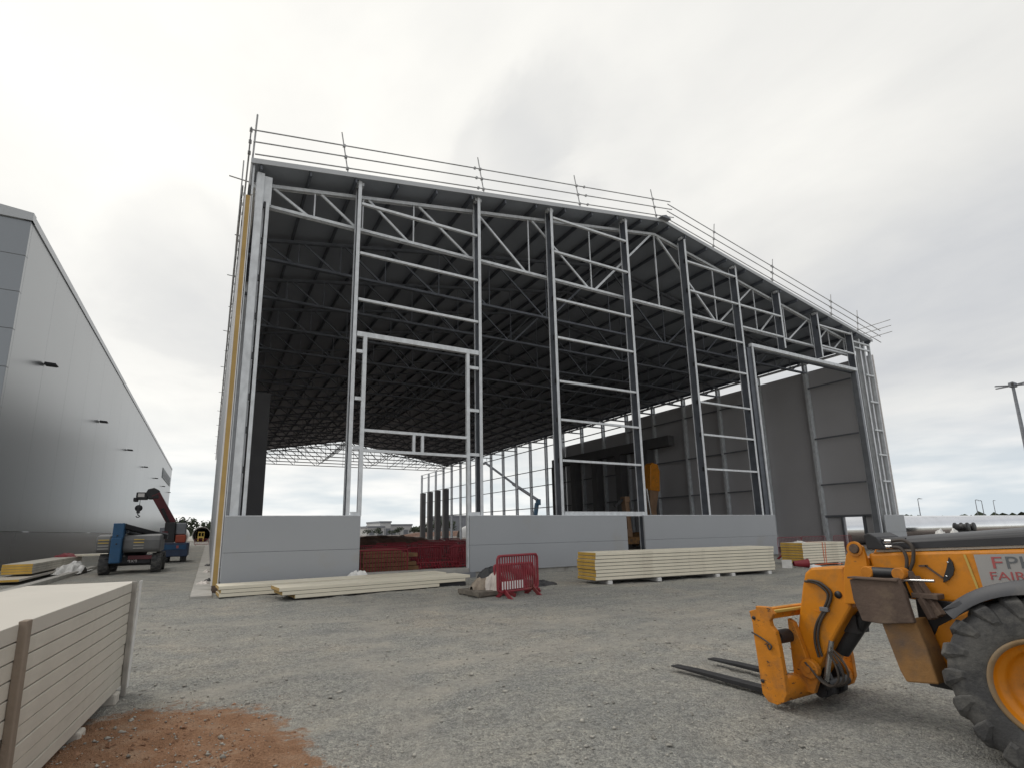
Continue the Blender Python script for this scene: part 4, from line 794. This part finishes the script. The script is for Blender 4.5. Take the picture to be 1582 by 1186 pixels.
# gauge quadrant and pointer, decal
mb = MB(); mb.prism([(2.055, 1.425), (2.035, 1.385), (2.032, 1.335), (2.05, 1.285), (2.085, 1.245), (2.12, 1.225), (2.115, 1.26), (2.085, 1.33)], 5.236, 5.248); mb.build('angle_gauge', M_BLACK, TH)
for y, z in ((2.065, 1.385), (2.09, 1.275)): MB().lathe([(0, 0), (0.008, 0), (0.008, 0.006)], (5.232, y, z), 'x', 10).build('bolt', M_CHROME, TH)
mb = MB(); mb.bar((5.24, 2.225, 1.352), (5.24, 2.12, 1.262), 0.012, 0.012); mb.bar((5.24, 2.21, 1.352), (5.24, 2.27, 1.348), 0.012, 0.014); mb.build('gauge_pointer', M_RUST, TH)
MB().prism([(1.895, 1.452), (1.0, 1.50), (1.0, 1.17), (1.87, 1.155)], 5.243, 5.249).build('decal', M_DECAL, TH)
base = Matrix(((0, 0, -1, 0), (-1, 0, 0, 0), (0, 1, 0, 0), (0, 0, 0, 1)))
def onboom(y, z, rot=3.0, sx=1.0): return Matrix.Translation((5.242, y, z)) @ base @ Matrix.Rotation(R(rot), 4, 'Z') @ Matrix.Diagonal((sx, 1, 1, 1))
text('F', 0.125, M_LETRED, 'lettering', TH, onboom(1.80, 1.352, 3, 1.3)); text('PH', 0.125, M_LETGREY, 'lettering', TH, onboom(1.717, 1.357, 3, 1.25)); text('FAIRFAX', 0.085, M_LETRED, 'lettering', TH, onboom(1.822, 1.268, 3, 1.25))
pz('boom_edge_chip', [(1.96, 1.45), (1.945, 1.45), (1.90, 1.19), (1.915, 1.19)], 5.244, 5.249, M_YELLOW, 0)
# stabiliser: muddy pad and leg, roller cylinder
mb = MB(); mb.prism([(2.686, 1.227), (2.312, 1.263), (2.279, 1.175), (2.244, 0.923), (2.49, 0.884), (2.628, 0.89), (2.677, 1.06)], 4.95, 5.00); mb.build('stabiliser_pad', M_RUST, TH, 0.008)
mb = MB(); mb.box(4.93, 5.03, 2.31, 2.69, 1.235, 1.25); mb.build('pad_flange', M_RUST, TH, 0.003)
mb = MB(); mb.prism([(2.50, 0.894), (2.258, 0.95), (2.20, 0.739), (2.16, 0.486), (2.38, 0.455), (2.415, 0.533)], 4.985, 5.20); mb.build('stabiliser_leg', M_MUDOR, TH, 0.012)
MB().tube((5.12, 2.57, 1.285), (5.12, 2.37, 1.285), 0.045, 16).build('roller', M_BLACK, TH)
for y in (2.60, 2.36): MB().lathe([(0, 0.0), (0.045, 0.0), (0.05, 0.008), (0.05, 0.10)], (5.07, y, 1.285), 'x', 18, False).build('roller_mount', M_ORWORN, TH, fix=True)
mb = MB(); mb.bar((5.17, 2.33, 1.30), (5.10, 2.17, 0.95), 0.06, 0.05); mb.bar((5.19, 2.29, 1.26), (5.12, 2.12, 0.98), 0.05, 0.05); mb.build('link_arm', M_RUST, TH, 0.006)
MB().tube((5.1, 2.36, 1.235), (5.1, 2.12, 1.245), 0.012, 8).build('link_pin', M_CHROME, TH)
MB().box(5.10, 5.22, 2.12, 2.30, 1.10, 1.14).build('hose_bracket', M_RUST, TH, 0.005)
# chassis
pz('chassis', [(2.30, 0.50), (2.24, 0.86), (2.12, 0.96), (1.75, 1.06), (-3.9, 1.10), (-4.2, 0.95), (-4.2, 0.55), (-3.2, 0.42), (2.1, 0.42)], 5.30, 6.35, M_ORANGE, 0.02)
pz('side_bracket', [(2.25, 0.46), (2.24, 0.80), (2.20, 0.88), (1.95, 1.05), (1.90, 0.95), (2.08, 0.80), (2.12, 0.46)], 5.22, 5.295, M_ORANGE, 0.01)
pz('front_mount', [(2.34, 0.40), (2.34, 1.08), (1.9, 1.08), (1.9, 0.40)], 5.24, 6.2, M_BLACK, 0.01)
# wheels
def wheel(cx, cy, cz, side, name='wheel'):
    w = thing(name, None, None, (0, 0, 0)); w.parent = TH; OFF[w.name] = Vector(OFF[TH.name]); s = side
    TP = [(0.315, 0.035), (0.335, 0.005), (0.36, -0.004), (0.42, -0.012), (0.48, -0.010), (0.53, 0.004), (0.568, 0.03), (0.584, 0.08), (0.589, 0.20), (0.584, 0.32), (0.568, 0.37), (0.53, 0.396), (0.48, 0.41), (0.36, 0.404), (0.315, 0.365)]
    MB().lathe([(r, s * t) for r, t in TP], (cx, cy, cz), 'x', 72).build('tyre', M_RUBBER, w, fix=True)
    mb = MB(); n = 18
    for i in range(n):
        for half in (0, 1):
            a = 2 * math.pi * (i + 0.5 * half) / n
            pts = []
            secs = [(-0.008, 0.435, 0.465, -0.05), (-0.004, 0.515, 0.568, 0.0), (0.03, 0.56, 0.607, 0.06), (0.215, 0.56, 0.617, 0.27)]
            for (t, r0, r1, da) in secs:
                tt = t if not half else 0.40 - t; hw = (0.045, 0.078, 0.078, 0.055)[secs.index((t, r0, r1, da))]
                for rr, sg in ((r0, -1), (r0, 1), (r1, 0.72), (r1, -0.72)):
                    an = a - da + sg * hw / 0.58 * 0.8
                    pts.append((cx + s * (tt + (-0.016 if (t < 0.01 and not half and rr == r1) else 0.016 if (t < 0.01 and rr == r1) else 0)), cy + rr * math.cos(an), cz + rr * math.sin(an)))
            F = [(0, 1, 2, 3), (12, 15, 14, 13)]
            for k in range(3): F += [(4 * k + q, 4 * k + 4 + q, 4 * k + 4 + (q + 1) % 4, 4 * k + (q + 1) % 4) for q in range(4)]
            mb.add(pts, F)
    mb.build('tread_lugs', M_RUBBER, w, 0.012, fix=True)
    MB().lathe([(r, s * t) for r, t in [(0.332, 0.03), (0.334, 0.004), (0.322, -0.008), (0.306, -0.002), (0.298, 0.02)]], (cx, cy, cz), 'x', 64).build('rim_flange', M_FLANGE, w, fix=True)
    RP = [(0.300, 0.012), (0.293, 0.03), (0.285, 0.06), (0.262, 0.065), (0.255, 0.11), (0.235, 0.135), (0.20, 0.15), (0.13, 0.15), (0.125, 0.10), (0.10, 0.085), (0.0, 0.08)]
    rm = MB().lathe([(r, s * t) for r, t in RP], (cx, cy, cz), 'x', 56).build('rim', M_ORANGE, w, fix=True)
    mb = MB()
    for i in range(10):
        a = 2 * math.pi * i / 10; mb.tube((cx + s * 0.155, cy + 0.165 * math.cos(a), cz + 0.165 * math.sin(a)), (cx + s * 0.125, cy + 0.165 * math.cos(a), cz + 0.165 * math.sin(a)), 0.014, 6)
    mb.build('wheel_nuts', M_BLACK, rm); return w
wheel(4.885, 1.49, 0.60, 1); wheel(6.72, 1.49, 0.60, -1); wheel(4.885, -2.1, 0.60, 1); wheel(6.72, -2.1, 0.60, -1)
mb = MB(); mb.tube((5.2, 1.49, 0.6), (6.5, 1.49, 0.6), 0.13, 16); mb.tube((5.2, -2.1, 0.6), (6.5, -2.1, 0.6), 0.13, 16); mb.build('axle', M_BLACK, TH)
# mudguards (arched shells)
def guard(cx0, cx1, cy, cz, a0, a1):
    mb = MB(); mb.lathe([(0.655, 0.0), (0.66, 0.0), (0.735, 0.02), (0.745, 0.05), (0.745, cx1 - cx0), (0.73, cx1 - cx0), (0.73, 0.06), (0.655, 0.012)], (cx0, cy, cz), 'x', 24, True, a0, a1); return mb.build('mudguard', M_FENDER, TH, fix=True)
guard(4.87, 5.24, 1.46, 0.56, R(42), R(165)); guard(6.36, 6.73, 1.46, 0.56, R(42), R(165)); guard(4.87, 5.24, -2.1, 0.56, R(20), R(160))
pz('mudguard_flap', [(2.02, 1.055), (1.98, 1.09), (1.90, 1.14), (1.86, 1.10)], 4.88, 5.2, M_FENDER, 0.006)
# cab and engine cover (beyond the picture)
cab = pz('cab', [(0.55, 0.75), (0.75, 1.05), (0.35, 2.25), (-1.0, 2.35), (-1.15, 0.6), (0.3, 0.6)], 4.42 + 0.5, 5.22, M_GLASS, 0.03)
pz('cab_roof', [(0.40, 2.24), (0.38, 2.32), (-1.05, 2.42), (-1.05, 2.34)], 4.90, 5.24, M_ORANGE, 0.02, cab)
pz('engine_cover', [(0.6, 0.7), (0.4, 1.25), (-2.2, 1.35), (-2.4, 0.7)], 5.9, 6.65, M_ORANGE, 0.04)

# ------------------------------------------------------------------ lifting platform (blue and grey) by the warehouse
def simple_wheel(parent, c, r, wd, hub, lugs=14, axis='x'):
    w = thing('wheel', None, None, (0, 0, 0)); w.parent = parent; OFF[w.name] = Vector(OFF[parent.name])
    h = wd / 2; mb = MB(); mb.lathe([(r * 0.55, -h * 0.9), (r * 0.9, -h), (r * 0.98, -h * 0.75), (r, 0), (r * 0.98, h * 0.75), (r * 0.9, h), (r * 0.55, h * 0.9)], c, axis, 32)
    for i in range(lugs):
        a = 2 * math.pi * i / lugs
        for sg in (-1, 1):
            a2 = a + (0.5 * 2 * math.pi / lugs if sg > 0 else 0)
            if axis == 'x': p0 = Vector((c[0] + sg * h * 0.95, c[1] + r * 1.0 * math.cos(a2), c[2] + r * 1.0 * math.sin(a2))); p1 = Vector((c[0] + sg * 0.01, c[1] + r * math.cos(a2 + 0.12), c[2] + r * math.sin(a2 + 0.12)))
            else: p0 = Vector((c[0] + r * math.sin(a2), c[1] + sg * h * 0.95, c[2] + r * math.cos(a2))); p1 = Vector((c[0] + r * math.sin(a2 + .12), c[1] + sg * .01, c[2] + r * math.cos(a2 + .12)))
            mb.bar(p0, p1, 0.05, 0.04, (p0 - Vector(c)).normalized())
    mb.build('tyre', M_RUBBER, w)
    MB().lathe([(r * 0.56, -h * 0.85), (r * 0.5, -h * 0.5), (r * 0.2, -h * 0.6), (0, -h * 0.6)], c, axis, 20).build('rim', hub, w); 
    MB().lathe([(r * 0.56, h * 0.85), (r * 0.5, h * 0.5), (r * 0.2, h * 0.6), (0, h * 0.6)], c, axis, 20).build('rim', hub, w); return w
BL = thing('boom_lift', 'blue and grey four wheeled boom lift seen from behind beside the grey warehouse', 'boom lift', (-3.0, 30.6, 0))
for x in (-4.08, -2.07): 
    for y in (30.35, 32.6): simple_wheel(BL, (x, y, 0.44), 0.45, 0.40, M_HOOD)
MB().box(-3.85, -2.3, 30.2, 32.8, 0.42, 0.78).build('chassis', M_BLACK, BL, 0.03)
MB().box(-3.2, -2.25, 30.05, 30.2, 0.62, 0.80).build('rear_beam', M_CRIM, BL, 0.01)
MB().tube((-4.0, 30.35, 0.44), (-2.1, 30.35, 0.44), 0.10, 12).build('axle', M_BLACK, BL)
text('4x4', 0.26, M_WHITE, 'lettering', BL, Matrix.Translation((-3.22, 30.19, 0.17 + 0.32)) @ Matrix.Rotation(R(90), 4, 'X'))
hoodp = [(29.9, 0.95), (29.75, 1.08), (29.72, 1.5), (29.85, 1.72), (30.6, 1.78), (32.3, 1.70), (32.5, 1.2), (32.4, 0.95)]
for x0, x1 in ((-4.42, -3.86), (-3.42, -1.95)):
    h = MB().prism(hoodp, x0, x1).build('hood', M_HOOD, BL, 0.07, segs=3)
    xm = (x0 + x1) / 2 - (0.12 if x1 > -3 else 0)
    for q in range(4): MB().box(xm - 0.2, xm + 0.2, 29.70, 29.74, 1.12 + q * 0.13, 1.16 + q * 0.13).build('louvre', M_YELLOW if q > 1 else M_CONC, h)
mb = MB(); mb.box(-3.84, -3.42, 29.45, 30.4, 0.50, 1.62); mb.build('counterweight', M_BLUE, BL, 0.04); mb = MB(); mb.box(-3.82, -3.40, 29.5, 30.3, 1.60, 2.28); mb.build('boom_pivot', M_BLUE, BL, 0.03)
for z in (1.35, 1.72): MB().lathe([(0, 0), (0.035, 0), (0.035, 0.01)], (-3.62, 29.43, z), 'y', 10).build('plate_bolt', M_BLACK, BL)
mb = MB(); mb.bar((-3.5, 29.9, 2.15), (-1.9, 31.6, 1.62), 0.3, 0.22); mb.build('lower_boom', M_BLACK, BL, 0.02); mb = MB(); mb.bar((-3.45, 30.2, 1.98), (-2.1, 34.5, 1.66), 0.34, 0.3); mb.build('upper_boom', M_DARKSTEEL, BL, 0.02)
MB().lathe([(0.5, 0.78), (0.55, 0.95)], (-3.1, 31.4, 0), 'z', 24).build('turntable', M_BLACK, BL)

# ------------------------------------------------------------------ dark red knuckle crane behind it
KC = thing('mobile_crane', 'dark red and navy crane with raised boom and hook behind the blue lift', 'crane', (-1.8, 40.6, 0))
MB().box(-2.55, -1.1, 40.0, 43.0, 0.35, 1.22).build('chassis', M_NAVY, KC, 0.05)
MB().box(-2.45, -1.2, 39.97, 40.0, 0.8, 1.1).build('side_panel', M_BLUE, KC, 0.01)
MB().box(-1.75, -1.62, 39.95, 39.98, 0.88, 1.05).build('sticker', M_LETRED, KC)
for x in (-2.3, -1.35):
    for y in (40.5, 42.3): simple_wheel(KC, (x, y, 0.32), 0.34, 0.3, M_NAVY)
MB().box(-1.86, -1.28, 40.1, 41.6, 1.22, 1.72).build('engine_hood', M_ORRED, KC, 0.06)
MB().box(-2.5, -1.9, 40.1, 41.2, 1.24, 2.52).build('slew_column', M_BLACK, KC, 0.05); MB().box(-2.75, -2.2, 40.2, 41.0, 1.5, 2.2).build('valve_block', M_DARKSTEEL, KC, 0.04)
MB().box(-2.62, -2.3, 40.05, 40.1, 1.45, 1.95).build('cover_plate', M_CRIM, KC, 0.01)
mb = MB(); mb.bar((-2.15, 40.6, 2.45), (-3.22, 40.4, 4.35), 0.52, 0.62, (0, -1, 0)); mb.build('main_boom', M_CRIM, KC, 0.04)
mb = MB(); mb.bar((-2.32, 40.3, 2.5), (-2.75, 40.2, 3.4), 0.18, 0.18, (0, -1, 0)); mb.build('lift_cylinder', M_BLACK, KC, 0.02)
mb = MB(); mb.prism([(-2.98, 4.02), (-3.0, 4.55), (-3.3, 4.72), (-3.62, 4.62), (-3.75, 4.30), (-3.55, 3.98)], 40.1, 40.8, 'y'); mb.build('boom_head', M_BLACK, KC, 0.05)
mb = MB(); mb.box(-4.22, -3.6, 40.15, 40.7, 3.95, 4.42); mb.build('winch_head', M_BLACK, KC, 0.06); MB().box(-4.35, -4.1, 40.2, 40.6, 3.82, 4.08).build('jib_tip', M_BLACK, KC, 0.04)
MB().box(-4.12, -3.78, 40.12, 40.15, 4.12, 4.34).build('white_plate', M_WHITE, KC)
MB().tube((-4.0, 40.4, 3.95), (-4.0, 40.4, 3.5), 0.015, 6).build('hoist_rope', M_BLACK, KC)
mb = MB(); mb.lathe([(0, -0.06), (0.19, -0.06), (0.21, 0), (0.19, 0.06), (0, 0.06)], (-4.03, 40.4, 3.42), 'y', 18); mb.box(-4.12, -3.95, 40.3, 40.5, 3.1, 3.35)
mb.path([(-4.03, 40.4, 3.12), (-4.03, 40.4, 3.0), (-3.93, 40.4, 2.92), (-4.03, 40.4, 2.84), (-4.13, 40.4, 2.92)], 0.03, 8, 4); mb.build('hook_block', M_BLACK, KC)
for x in (-1.72, -1.45): MB().lathe([(0, 0.16), (0.06, 0.14), (0.07, 0), (0, 0)], (x, 40.7, 2.5), 'z', 12).build('beacon', M_BLACK, KC)
MB().box(-1.9, -1.3, 40.3, 41.1, 1.74, 2.48).build('operator_guard', M_DARKSTEEL, KC, 0.05)

# ------------------------------------------------------------------ concrete pipes, steel pipe, masts
def ring(name, c, r, L, label, m, th=0.16, axis='y'):
    mb = MB(); mb.lathe([(r - th, 0), (r, 0), (r, L), (r - th, L), (r - th, 0)], c, axis, 40); o = mb.build(name, m, fix=True); OFF[o.name] = Vector((0, 0, 0)); MB().lathe([(0, 0), (r - th - 0.01, 0), (r - th - 0.01, 0.1), (0, 0.1)], (c[0], c[1] + L - 1, c[2]), axis, 40).build('shade_disk', M_BLACK, o, fix=True); return tag(o, label, 'pipe')  # black disk added across the bore so the pipe looks dark inside
ring('concrete_pipe', (-1.5, 150, 1.62), 2.02, 30, 'big pale concrete pipe with a yellow machine parked inside, far between the buildings', M_CONCPIPE)
ring('concrete_pipe', (-7.4, 165, 1.6), 2.3, 26, 'white rimmed pipe half hidden behind the orange red crane hood', M_FARWHITE)
ym = thing('yellow_machine', 'pale yellow site machine standing inside the big far concrete pipe', 'machine', (-1.6, 149.5, 0.2))
for x in (-2.3, -1.2): MB().box(x, x + 0.3, 149.2, 150.5, 0.1, 1.0).build('track', M_YELLOW, ym, 0.05)
MB().box(-2.3, -0.9, 149.3, 150.6, 0.9, 1.3).build('body', M_YELLOW, ym, 0.05); mb = MB()
for x in (-2.25, -1.6, -1.0): mb.box(x, x + 0.14, 149.4, 149.6, 1.3, 2.3)
mb.box(-2.25, -0.86, 149.35, 150.4, 2.2, 2.4); mb.build('cab_frame', M_YELLOW, ym)
sp = MB(); a = Vector((41.6, 25.2, 1.20)); b = Vector((120, 26.4, 1.22)); d = (b - a).normalized(); sp.tube(a, b, 1.19, 48); sp = sp.build('steel_pipe', M_STEELPIPE); tag(sp, 'long bright bare steel pipe lying on the ground right of the shed', 'pipe')
for x in (50, 62, 75): tag(MB().prism([(x - 0.2, -0.05), (x + 0.2, -0.05), (x + 0.2, 0.2), (x - 0.2, 0.2)], 24.4, 26.6, 'y').build('timber_chock', M_TIMBER, None, 0.02), 'timber bearer under the long bright steel pipe', 'timber', 'bearers under the steel pipe')
cw = thing('drum_winch', 'small black twin drum unit standing before the bright steel pipe', 'winch', (60.2, 22, 0))
for x in (59.5, 60.75): MB().lathe([(0.0, -0.5), (0.42, -0.5), (0.42, -0.4), (0.3, -0.4), (0.3, 0.4), (0.42, 0.4), (0.42, 0.5), (0, 0.5)], (x, 22, 1.25), 'y', 20).build('drum', M_BLACK, cw, fix=True)
MB().box(59.2, 61.1, 21.5, 22.5, 0, 0.95).build('frame', M_BLACK, cw, 0.05); MB().box(59.95, 60.3, 21.6, 22.4, 0.95, 1.5).build('motor', M_BLACK, cw, 0.05)
for q, x in enumerate((55.3, 57.9)): heap('white_sack', (x, 22, 0.0), 0.75, 0.5, 1.0, M_WRAPW, ('white bulk sack further left before the steel pipe', 'white bulk sack beside the black drum unit')[q], 'sack', 50 + q)
def mast(p, h, r, label, heads=4, arm=2.2):
    m = thing('lighting_mast', label, 'lighting mast', (p[0], p[1], 0)); MB().tube((p[0], p[1], 0), (p[0], p[1], h), r, 12, r * 0.55).build('pole', M_DARKSTEEL, m)
    MB().box(p[0] - arm * 0.3, p[0] + arm * 0.3, p[1] - 0.4, p[1] + 0.4, h - 0.3, h + 0.5).build('head_ring', M_DARKSTEEL, m, 0.1)
    for i in range(heads):
        a = 2 * math.pi * (i + 0.25) / heads; c = Vector((p[0] + math.cos(a) * arm, p[1] + math.sin(a) * arm, h + 0.1)); MB().bar((p[0], p[1], h), c, 0.35, 0.18).build('floodlight', M_DARKSTEEL, m)
    return m
mast((125, 35), 25.6, 0.42, 'tall tapering floodlight mast at the far right with lamps round its head', 6, 2.6)
def street(p, h, arm, label, grp=None):
    m = thing('street_lamp', label, 'street lamp', (p[0], p[1], 0), grp); MB().tube((p[0], p[1], 0), (p[0], p[1], h), 0.3, 8, 0.18).build('pole', M_DARKSTEEL, m)
    MB().path([(p[0], p[1], h), (p[0] + arm * 0.3, p[1], h + 0.5), (p[0] + arm, p[1], h + 0.4)], 0.22, 6).build('arm', M_DARKSTEEL, m); MB().box(p[0] + arm * 0.8, p[0] + arm * 1.5, p[1] - 0.3, p[1] + 0.3, h + 0.25, h + 0.5).build('lamp', M_DARKSTEEL, m)
street((357.5, 150), 15.0, 3.2, 'lone far street lamp with short arm above the left part of the steel pipe'); street((432, 150), 15.2, 3.0, 'far street lamp whose arm meets its twin, the left of the close pair'); street((441, 150), 14.8, -3.0, 'far street lamp whose arm meets its twin, the right of the close pair')
for q, (x, y, h) in enumerate(((520, 170, 17), (560, 150, 14))): street((x, y), h, 2.5, ('far street lamp left of the tall floodlight mast', 'furthest street lamp under the tall floodlight mast')[q])

# ------------------------------------------------------------------ machines inside and beyond the shed
OB = thing('orange_lift', 'tall orange boom machine standing upright inside the shed by the dark wall', 'boom lift', (34.0, 34.0, 0))
MB().box(33.2, 34.8, 33.6, 36, 0.5, 1.3).build('chassis', M_MUDOR, OB, 0.05)
for x in (33.25, 34.75):
    for y in (33.9, 35.6): simple_wheel(OB, (x, y, 0.45), 0.45, 0.35, M_MUDOR)
mb = MB(); mb.prism([(33.45, 1.3), (34.4, 1.3), (34.3, 3.2), (34.75, 4.8), (33.75, 5.0), (33.5, 3.0)], 33.9, 34.6, 'y'); mb.build('lower_boom', M_TANPAINT, OB, 0.04)
mb = MB(); mb.prism([(33.72, 4.9), (34.85, 4.8), (35.0, 6.6), (34.8, 7.2), (34.2, 7.35), (33.9, 7.1), (33.75, 6.0)], 33.85, 34.65, 'y'); mb.build('upper_boom', M_ORANGE, OB, 0.06)
MB().tube((33.6, 33.9, 2.5), (33.3, 33.9, 5.0), 0.09, 10).build('cylinder', M_CHROME, OB)
TB = thing('tan_lift', 'faded tan boom machine seen through the narrow gap in the grey base panels', 'boom lift', (31.0, 34.0, 0))
MB().box(30.2, 31.9, 33.6, 36, 0.35, 0.95).build('chassis', M_MUDOR, TB, 0.05)
for x in (30.2, 31.9):
    for y in (33.9, 35.6): simple_wheel(TB, (x, y, 0.4), 0.4, 0.3, M_MUDOR)
MB().box(30.35, 31.0, 33.5, 34.4, 0.95, 1.6).build('cab_block', M_TANPAINT, TB, 0.05); mb = MB(); mb.bar((31.2, 34.2, 0.9), (31.0, 34.2, 3.9), 0.45, 0.5, (0, 1, 0)); mb.build('mast_boom', M_TANPAINT, TB, 0.04); MB().box(30.75, 31.3, 33.9, 34.5, 3.8, 4.3).build('mast_head', M_TANPAINT, TB, 0.05)
mb = MB(); mb.bar((31.0, 34.2, 4.2), (30.0, 34.4, 3.5), 0.2, 0.2); mb.build('jib', M_BLACK, TB)
BB = thing('articulated_boom', 'dark blue articulated boom rising far beyond the bare right hand columns', 'boom lift', (57.4, 90, 0))
MB().box(56.4, 58.6, 88.5, 91.5, 0.5, 1.8).build('chassis', M_BBLUE, BB, 0.06)
for x in (56.4, 58.6):
    for y in (89, 91): simple_wheel(BB, (x, y, 0.55), 0.55, 0.4, M_BLUE)
MB().bar((57.0, 90, 1.8), (57.9, 90, 6.9), 0.5, 0.4, (0, 1, 0)).build('riser', M_BBLUE, BB, 0.03); MB().bar((57.5, 90.1, 1.8), (58.4, 90.1, 6.6), 0.3, 0.3, (0, 1, 0)).build('riser_link', M_BBLUE, BB, 0.03)
MB().bar((58.5, 90, 7.4), (52.5, 90, 10.7), 0.5, 0.5).build('main_boom', M_DARKSTEEL, BB, 0.03); MB().bar((52.8, 90, 10.6), (46.2, 90, 14.7), 0.36, 0.36).build('extension_boom', M_DARKSTEEL, BB, 0.03); MB().box(58.0, 58.8, 89.6, 90.4, 6.5, 7.7).build('knuckle', M_BBLUE, BB, 0.05)
mb = MB(); mb.box(45.3, 46.3, 89.2, 90.8, 14.2, 14.35)
for x in (45.3, 46.3):
    for y in (89.2, 90.8): mb.tube((x, y, 14.3), (x, y, 15.4), 0.05, 6)
mb.build('basket', M_DARKSTEEL, BB)
# timber piles, rubble mound inside
tp = None
for i in range(5):
    L = (2.3, 2.2, 1.9, 2.25, 1.6)[i]; t = tag(MB().box(5.3 + 0.05 * (i % 2), 5.3 + L, 20.75, 21.7, 0.18 + 0.17 * i, 0.33 + 0.17 * i).build('timber_board', M_TIMBER2, None, 0.01), ORD[4 - i].replace('fifth from top', 'lowest') + ' brown timber in the pile behind the red barriers in the opening', 'timber', 'timber pile in the opening')
heap('rubble_mound', (11.0, 46, 0), 3.2, 2.5, 1.1, M_SOIL, 'small brown rubble mound inside the shed behind the red barriers', 'mound', 61)
heap('rubble_mound', (20.0, 70, 0), 6.5, 3.2, 1.2, M_SOIL, 'long brown rubble mound deep inside the shed', 'mound', 62)
heap('rubble_mound', (70, 165, 0), 16, 7, 1.5, M_SOIL, 'broad brown spoil mound beyond the far end of the shed', 'mound', 63)
for q, (x, y, rx, h) in enumerate(((58.0, 120, 4.0, 3.0), (66, 128, 5.5, 3.6), (80, 150, 7, 3.2))): heap('white_mound', (x, y, 0), rx, 3, h, M_FARWHITE, ('white sheeted mound nearest behind the four dark columns', 'wider white sheeted mound behind the four dark columns', 'furthest white sheeted mound beyond the right hand columns')[q], 'mound', 70 + q, spiky=0.1, pw=1.8)

# ------------------------------------------------------------------ far buildings and trees
def far_building(x0, x1, y, h, label, m, dep=25, roof=0.8):
    b = thing('industrial_building', label, 'building', ((x0 + x1) / 2, y, 0)); MB().box(x0, x1, y, y + dep, -0.2, h).build('wall', m, b)
    MB().box(x0 - 0.3, x1 + 0.3, y - 0.3, y + dep + 0.3, h + 0.003, h + roof).build('roof', M_FARGREY, b)
    n = max(2, int((x1 - x0) / 6))
    for i in range(n):
        xx = x0 + (i + 0.5) * (x1 - x0) / n; MB().box(xx - 1.2, xx + 1.2, y - 0.06, y - 0.003, 0.2, h * 0.55).build('door' if i % 3 == 0 else 'window', M_FARGREY, b)
    return b
far_building(66, 74, 250, 3.6, 'low dark roofed white building behind the far trees', M_FARWHITE); far_building(73.5, 79, 256, 6.0, 'tall pale block in the middle of the far buildings', M_FARWHITE); far_building(79, 92, 262, 4.6, 'long pale building left of the big round tree', M_FARWHITE)
far_building(100, 112, 235, 8.2, 'dark grey far building behind the four dark columns', M_FARGREY); far_building(118, 190, 270, 6.5, 'long low pale building beyond the right hand columns', M_FARWHITE, roof=1.6)
far_building(330, 470, 210, 4.4, 'long dark low building behind the bright steel pipe', M_FARGREY, roof=0.6)
def tree(x, y, h, w, label, seed, group=None):
    g = np.random.default_rng(seed); t = thing('tree', label, 'tree', (x, y, 0), group)
    mb = MB(); mb.tube((x, y, -0.2), (x + 0.1, y, h * 0.5), h * 0.035, 7, h * 0.02)
    for i in range(4):
        a = g.uniform(0, 6.28); mb.tube((x, y, h * 0.35), (x + math.cos(a) * w * 0.3, y + math.sin(a) * w * 0.3, h * g.uniform(0.6, 0.8)), h * 0.018, 5, h * 0.006)
    mb.build('trunk', M_BARK, t); mb = MB(); n = 15
    for i in range(n):
        u = g.normal(size=3); u /= np.linalg.norm(u); rr = g.uniform(0.35, 0.85); c = Vector((x + u[0] * w * 0.5 * rr, y + u[1] * w * 0.5 * rr, h * 0.58 + u[2] * h * 0.36 * rr)); cr = g.uniform(0.16, 0.28) * min(w, h)
        for k in range(26):
            v = Vector(g.normal(size=3)).normalized(); p = c + v * cr * g.uniform(0.5, 1.05); s = cr * g.uniform(0.16, 0.34); a = Vector(g.normal(size=3)).normalized(); b = v.cross(a).normalized(); a = b.cross(v).normalized() + v * g.uniform(-.5, .5)
            mb.add([p - a * s, p + b * s * 0.8, p + a * s, p - b * s * 0.8], [(0, 1, 2, 3)])
    mb.build('crown', M_LEAF, t); return t
TT = []
for i, (x, y, h, w) in enumerate(((62, 236, 3.2, 6), (68, 240, 4.0, 7), (74, 238, 2.6, 6), (79, 242, 4.2, 7), (84, 236, 3.8, 8), (88.5, 232, 5.2, 7), (93, 226, 8.6, 11), (99, 228, 7.2, 8), (-17, 255, 9.8, 9), (-8, 250, 9.6, 12), (-1, 258, 8, 9), (4.5, 262, 9.2, 10), (-13, 240, 6.5, 7), (116, 262, 7, 9), (134, 268, 6.0, 10), (150, 262, 7.5, 8), (12, 266, 7.6, 9), (46, 262, 3.4, 7), (53, 258, 3.0, 8))):
    lab = 'big round dark tree beside the four dark columns' if i == 6 else 'dark far tree rising behind the big concrete pipe' if 8 <= i <= 12 else 'dark far tree in the treeline beyond the open shed'
    tree(x, y, h, w, lab, 100 + i, None if i == 6 else 'far trees behind the pipe' if 8 <= i <= 12 else 'far treeline beyond the shed')
mb = MB(); g = np.random.default_rng(5)
for i in range(900):
    a = g.uniform(R(-80), R(100)); r = g.uniform(650, 760); x, y = r * math.sin(a), r * math.cos(a); h = g.uniform(5, 12); w = g.uniform(8, 20)
    for k in range(4):
        p = Vector((x + g.uniform(-w, w), y + g.uniform(-w, w), h * g.uniform(0.1, 0.8))); s = h * g.uniform(0.2, 0.4); v = Vector(g.normal(size=3)).normalized(); q = v.cross(Vector((0, 0, 1))).normalized(); u = q.cross(v)
        mb.add([p - q * s * 1.6, p - u * s, p + q * s * 1.6, p + u * s], [(0, 1, 2, 3)])
tag(mb.build('woods', M_LEAF), 'thin dark line of far woods along the horizon', 'woods', kind='stuff')
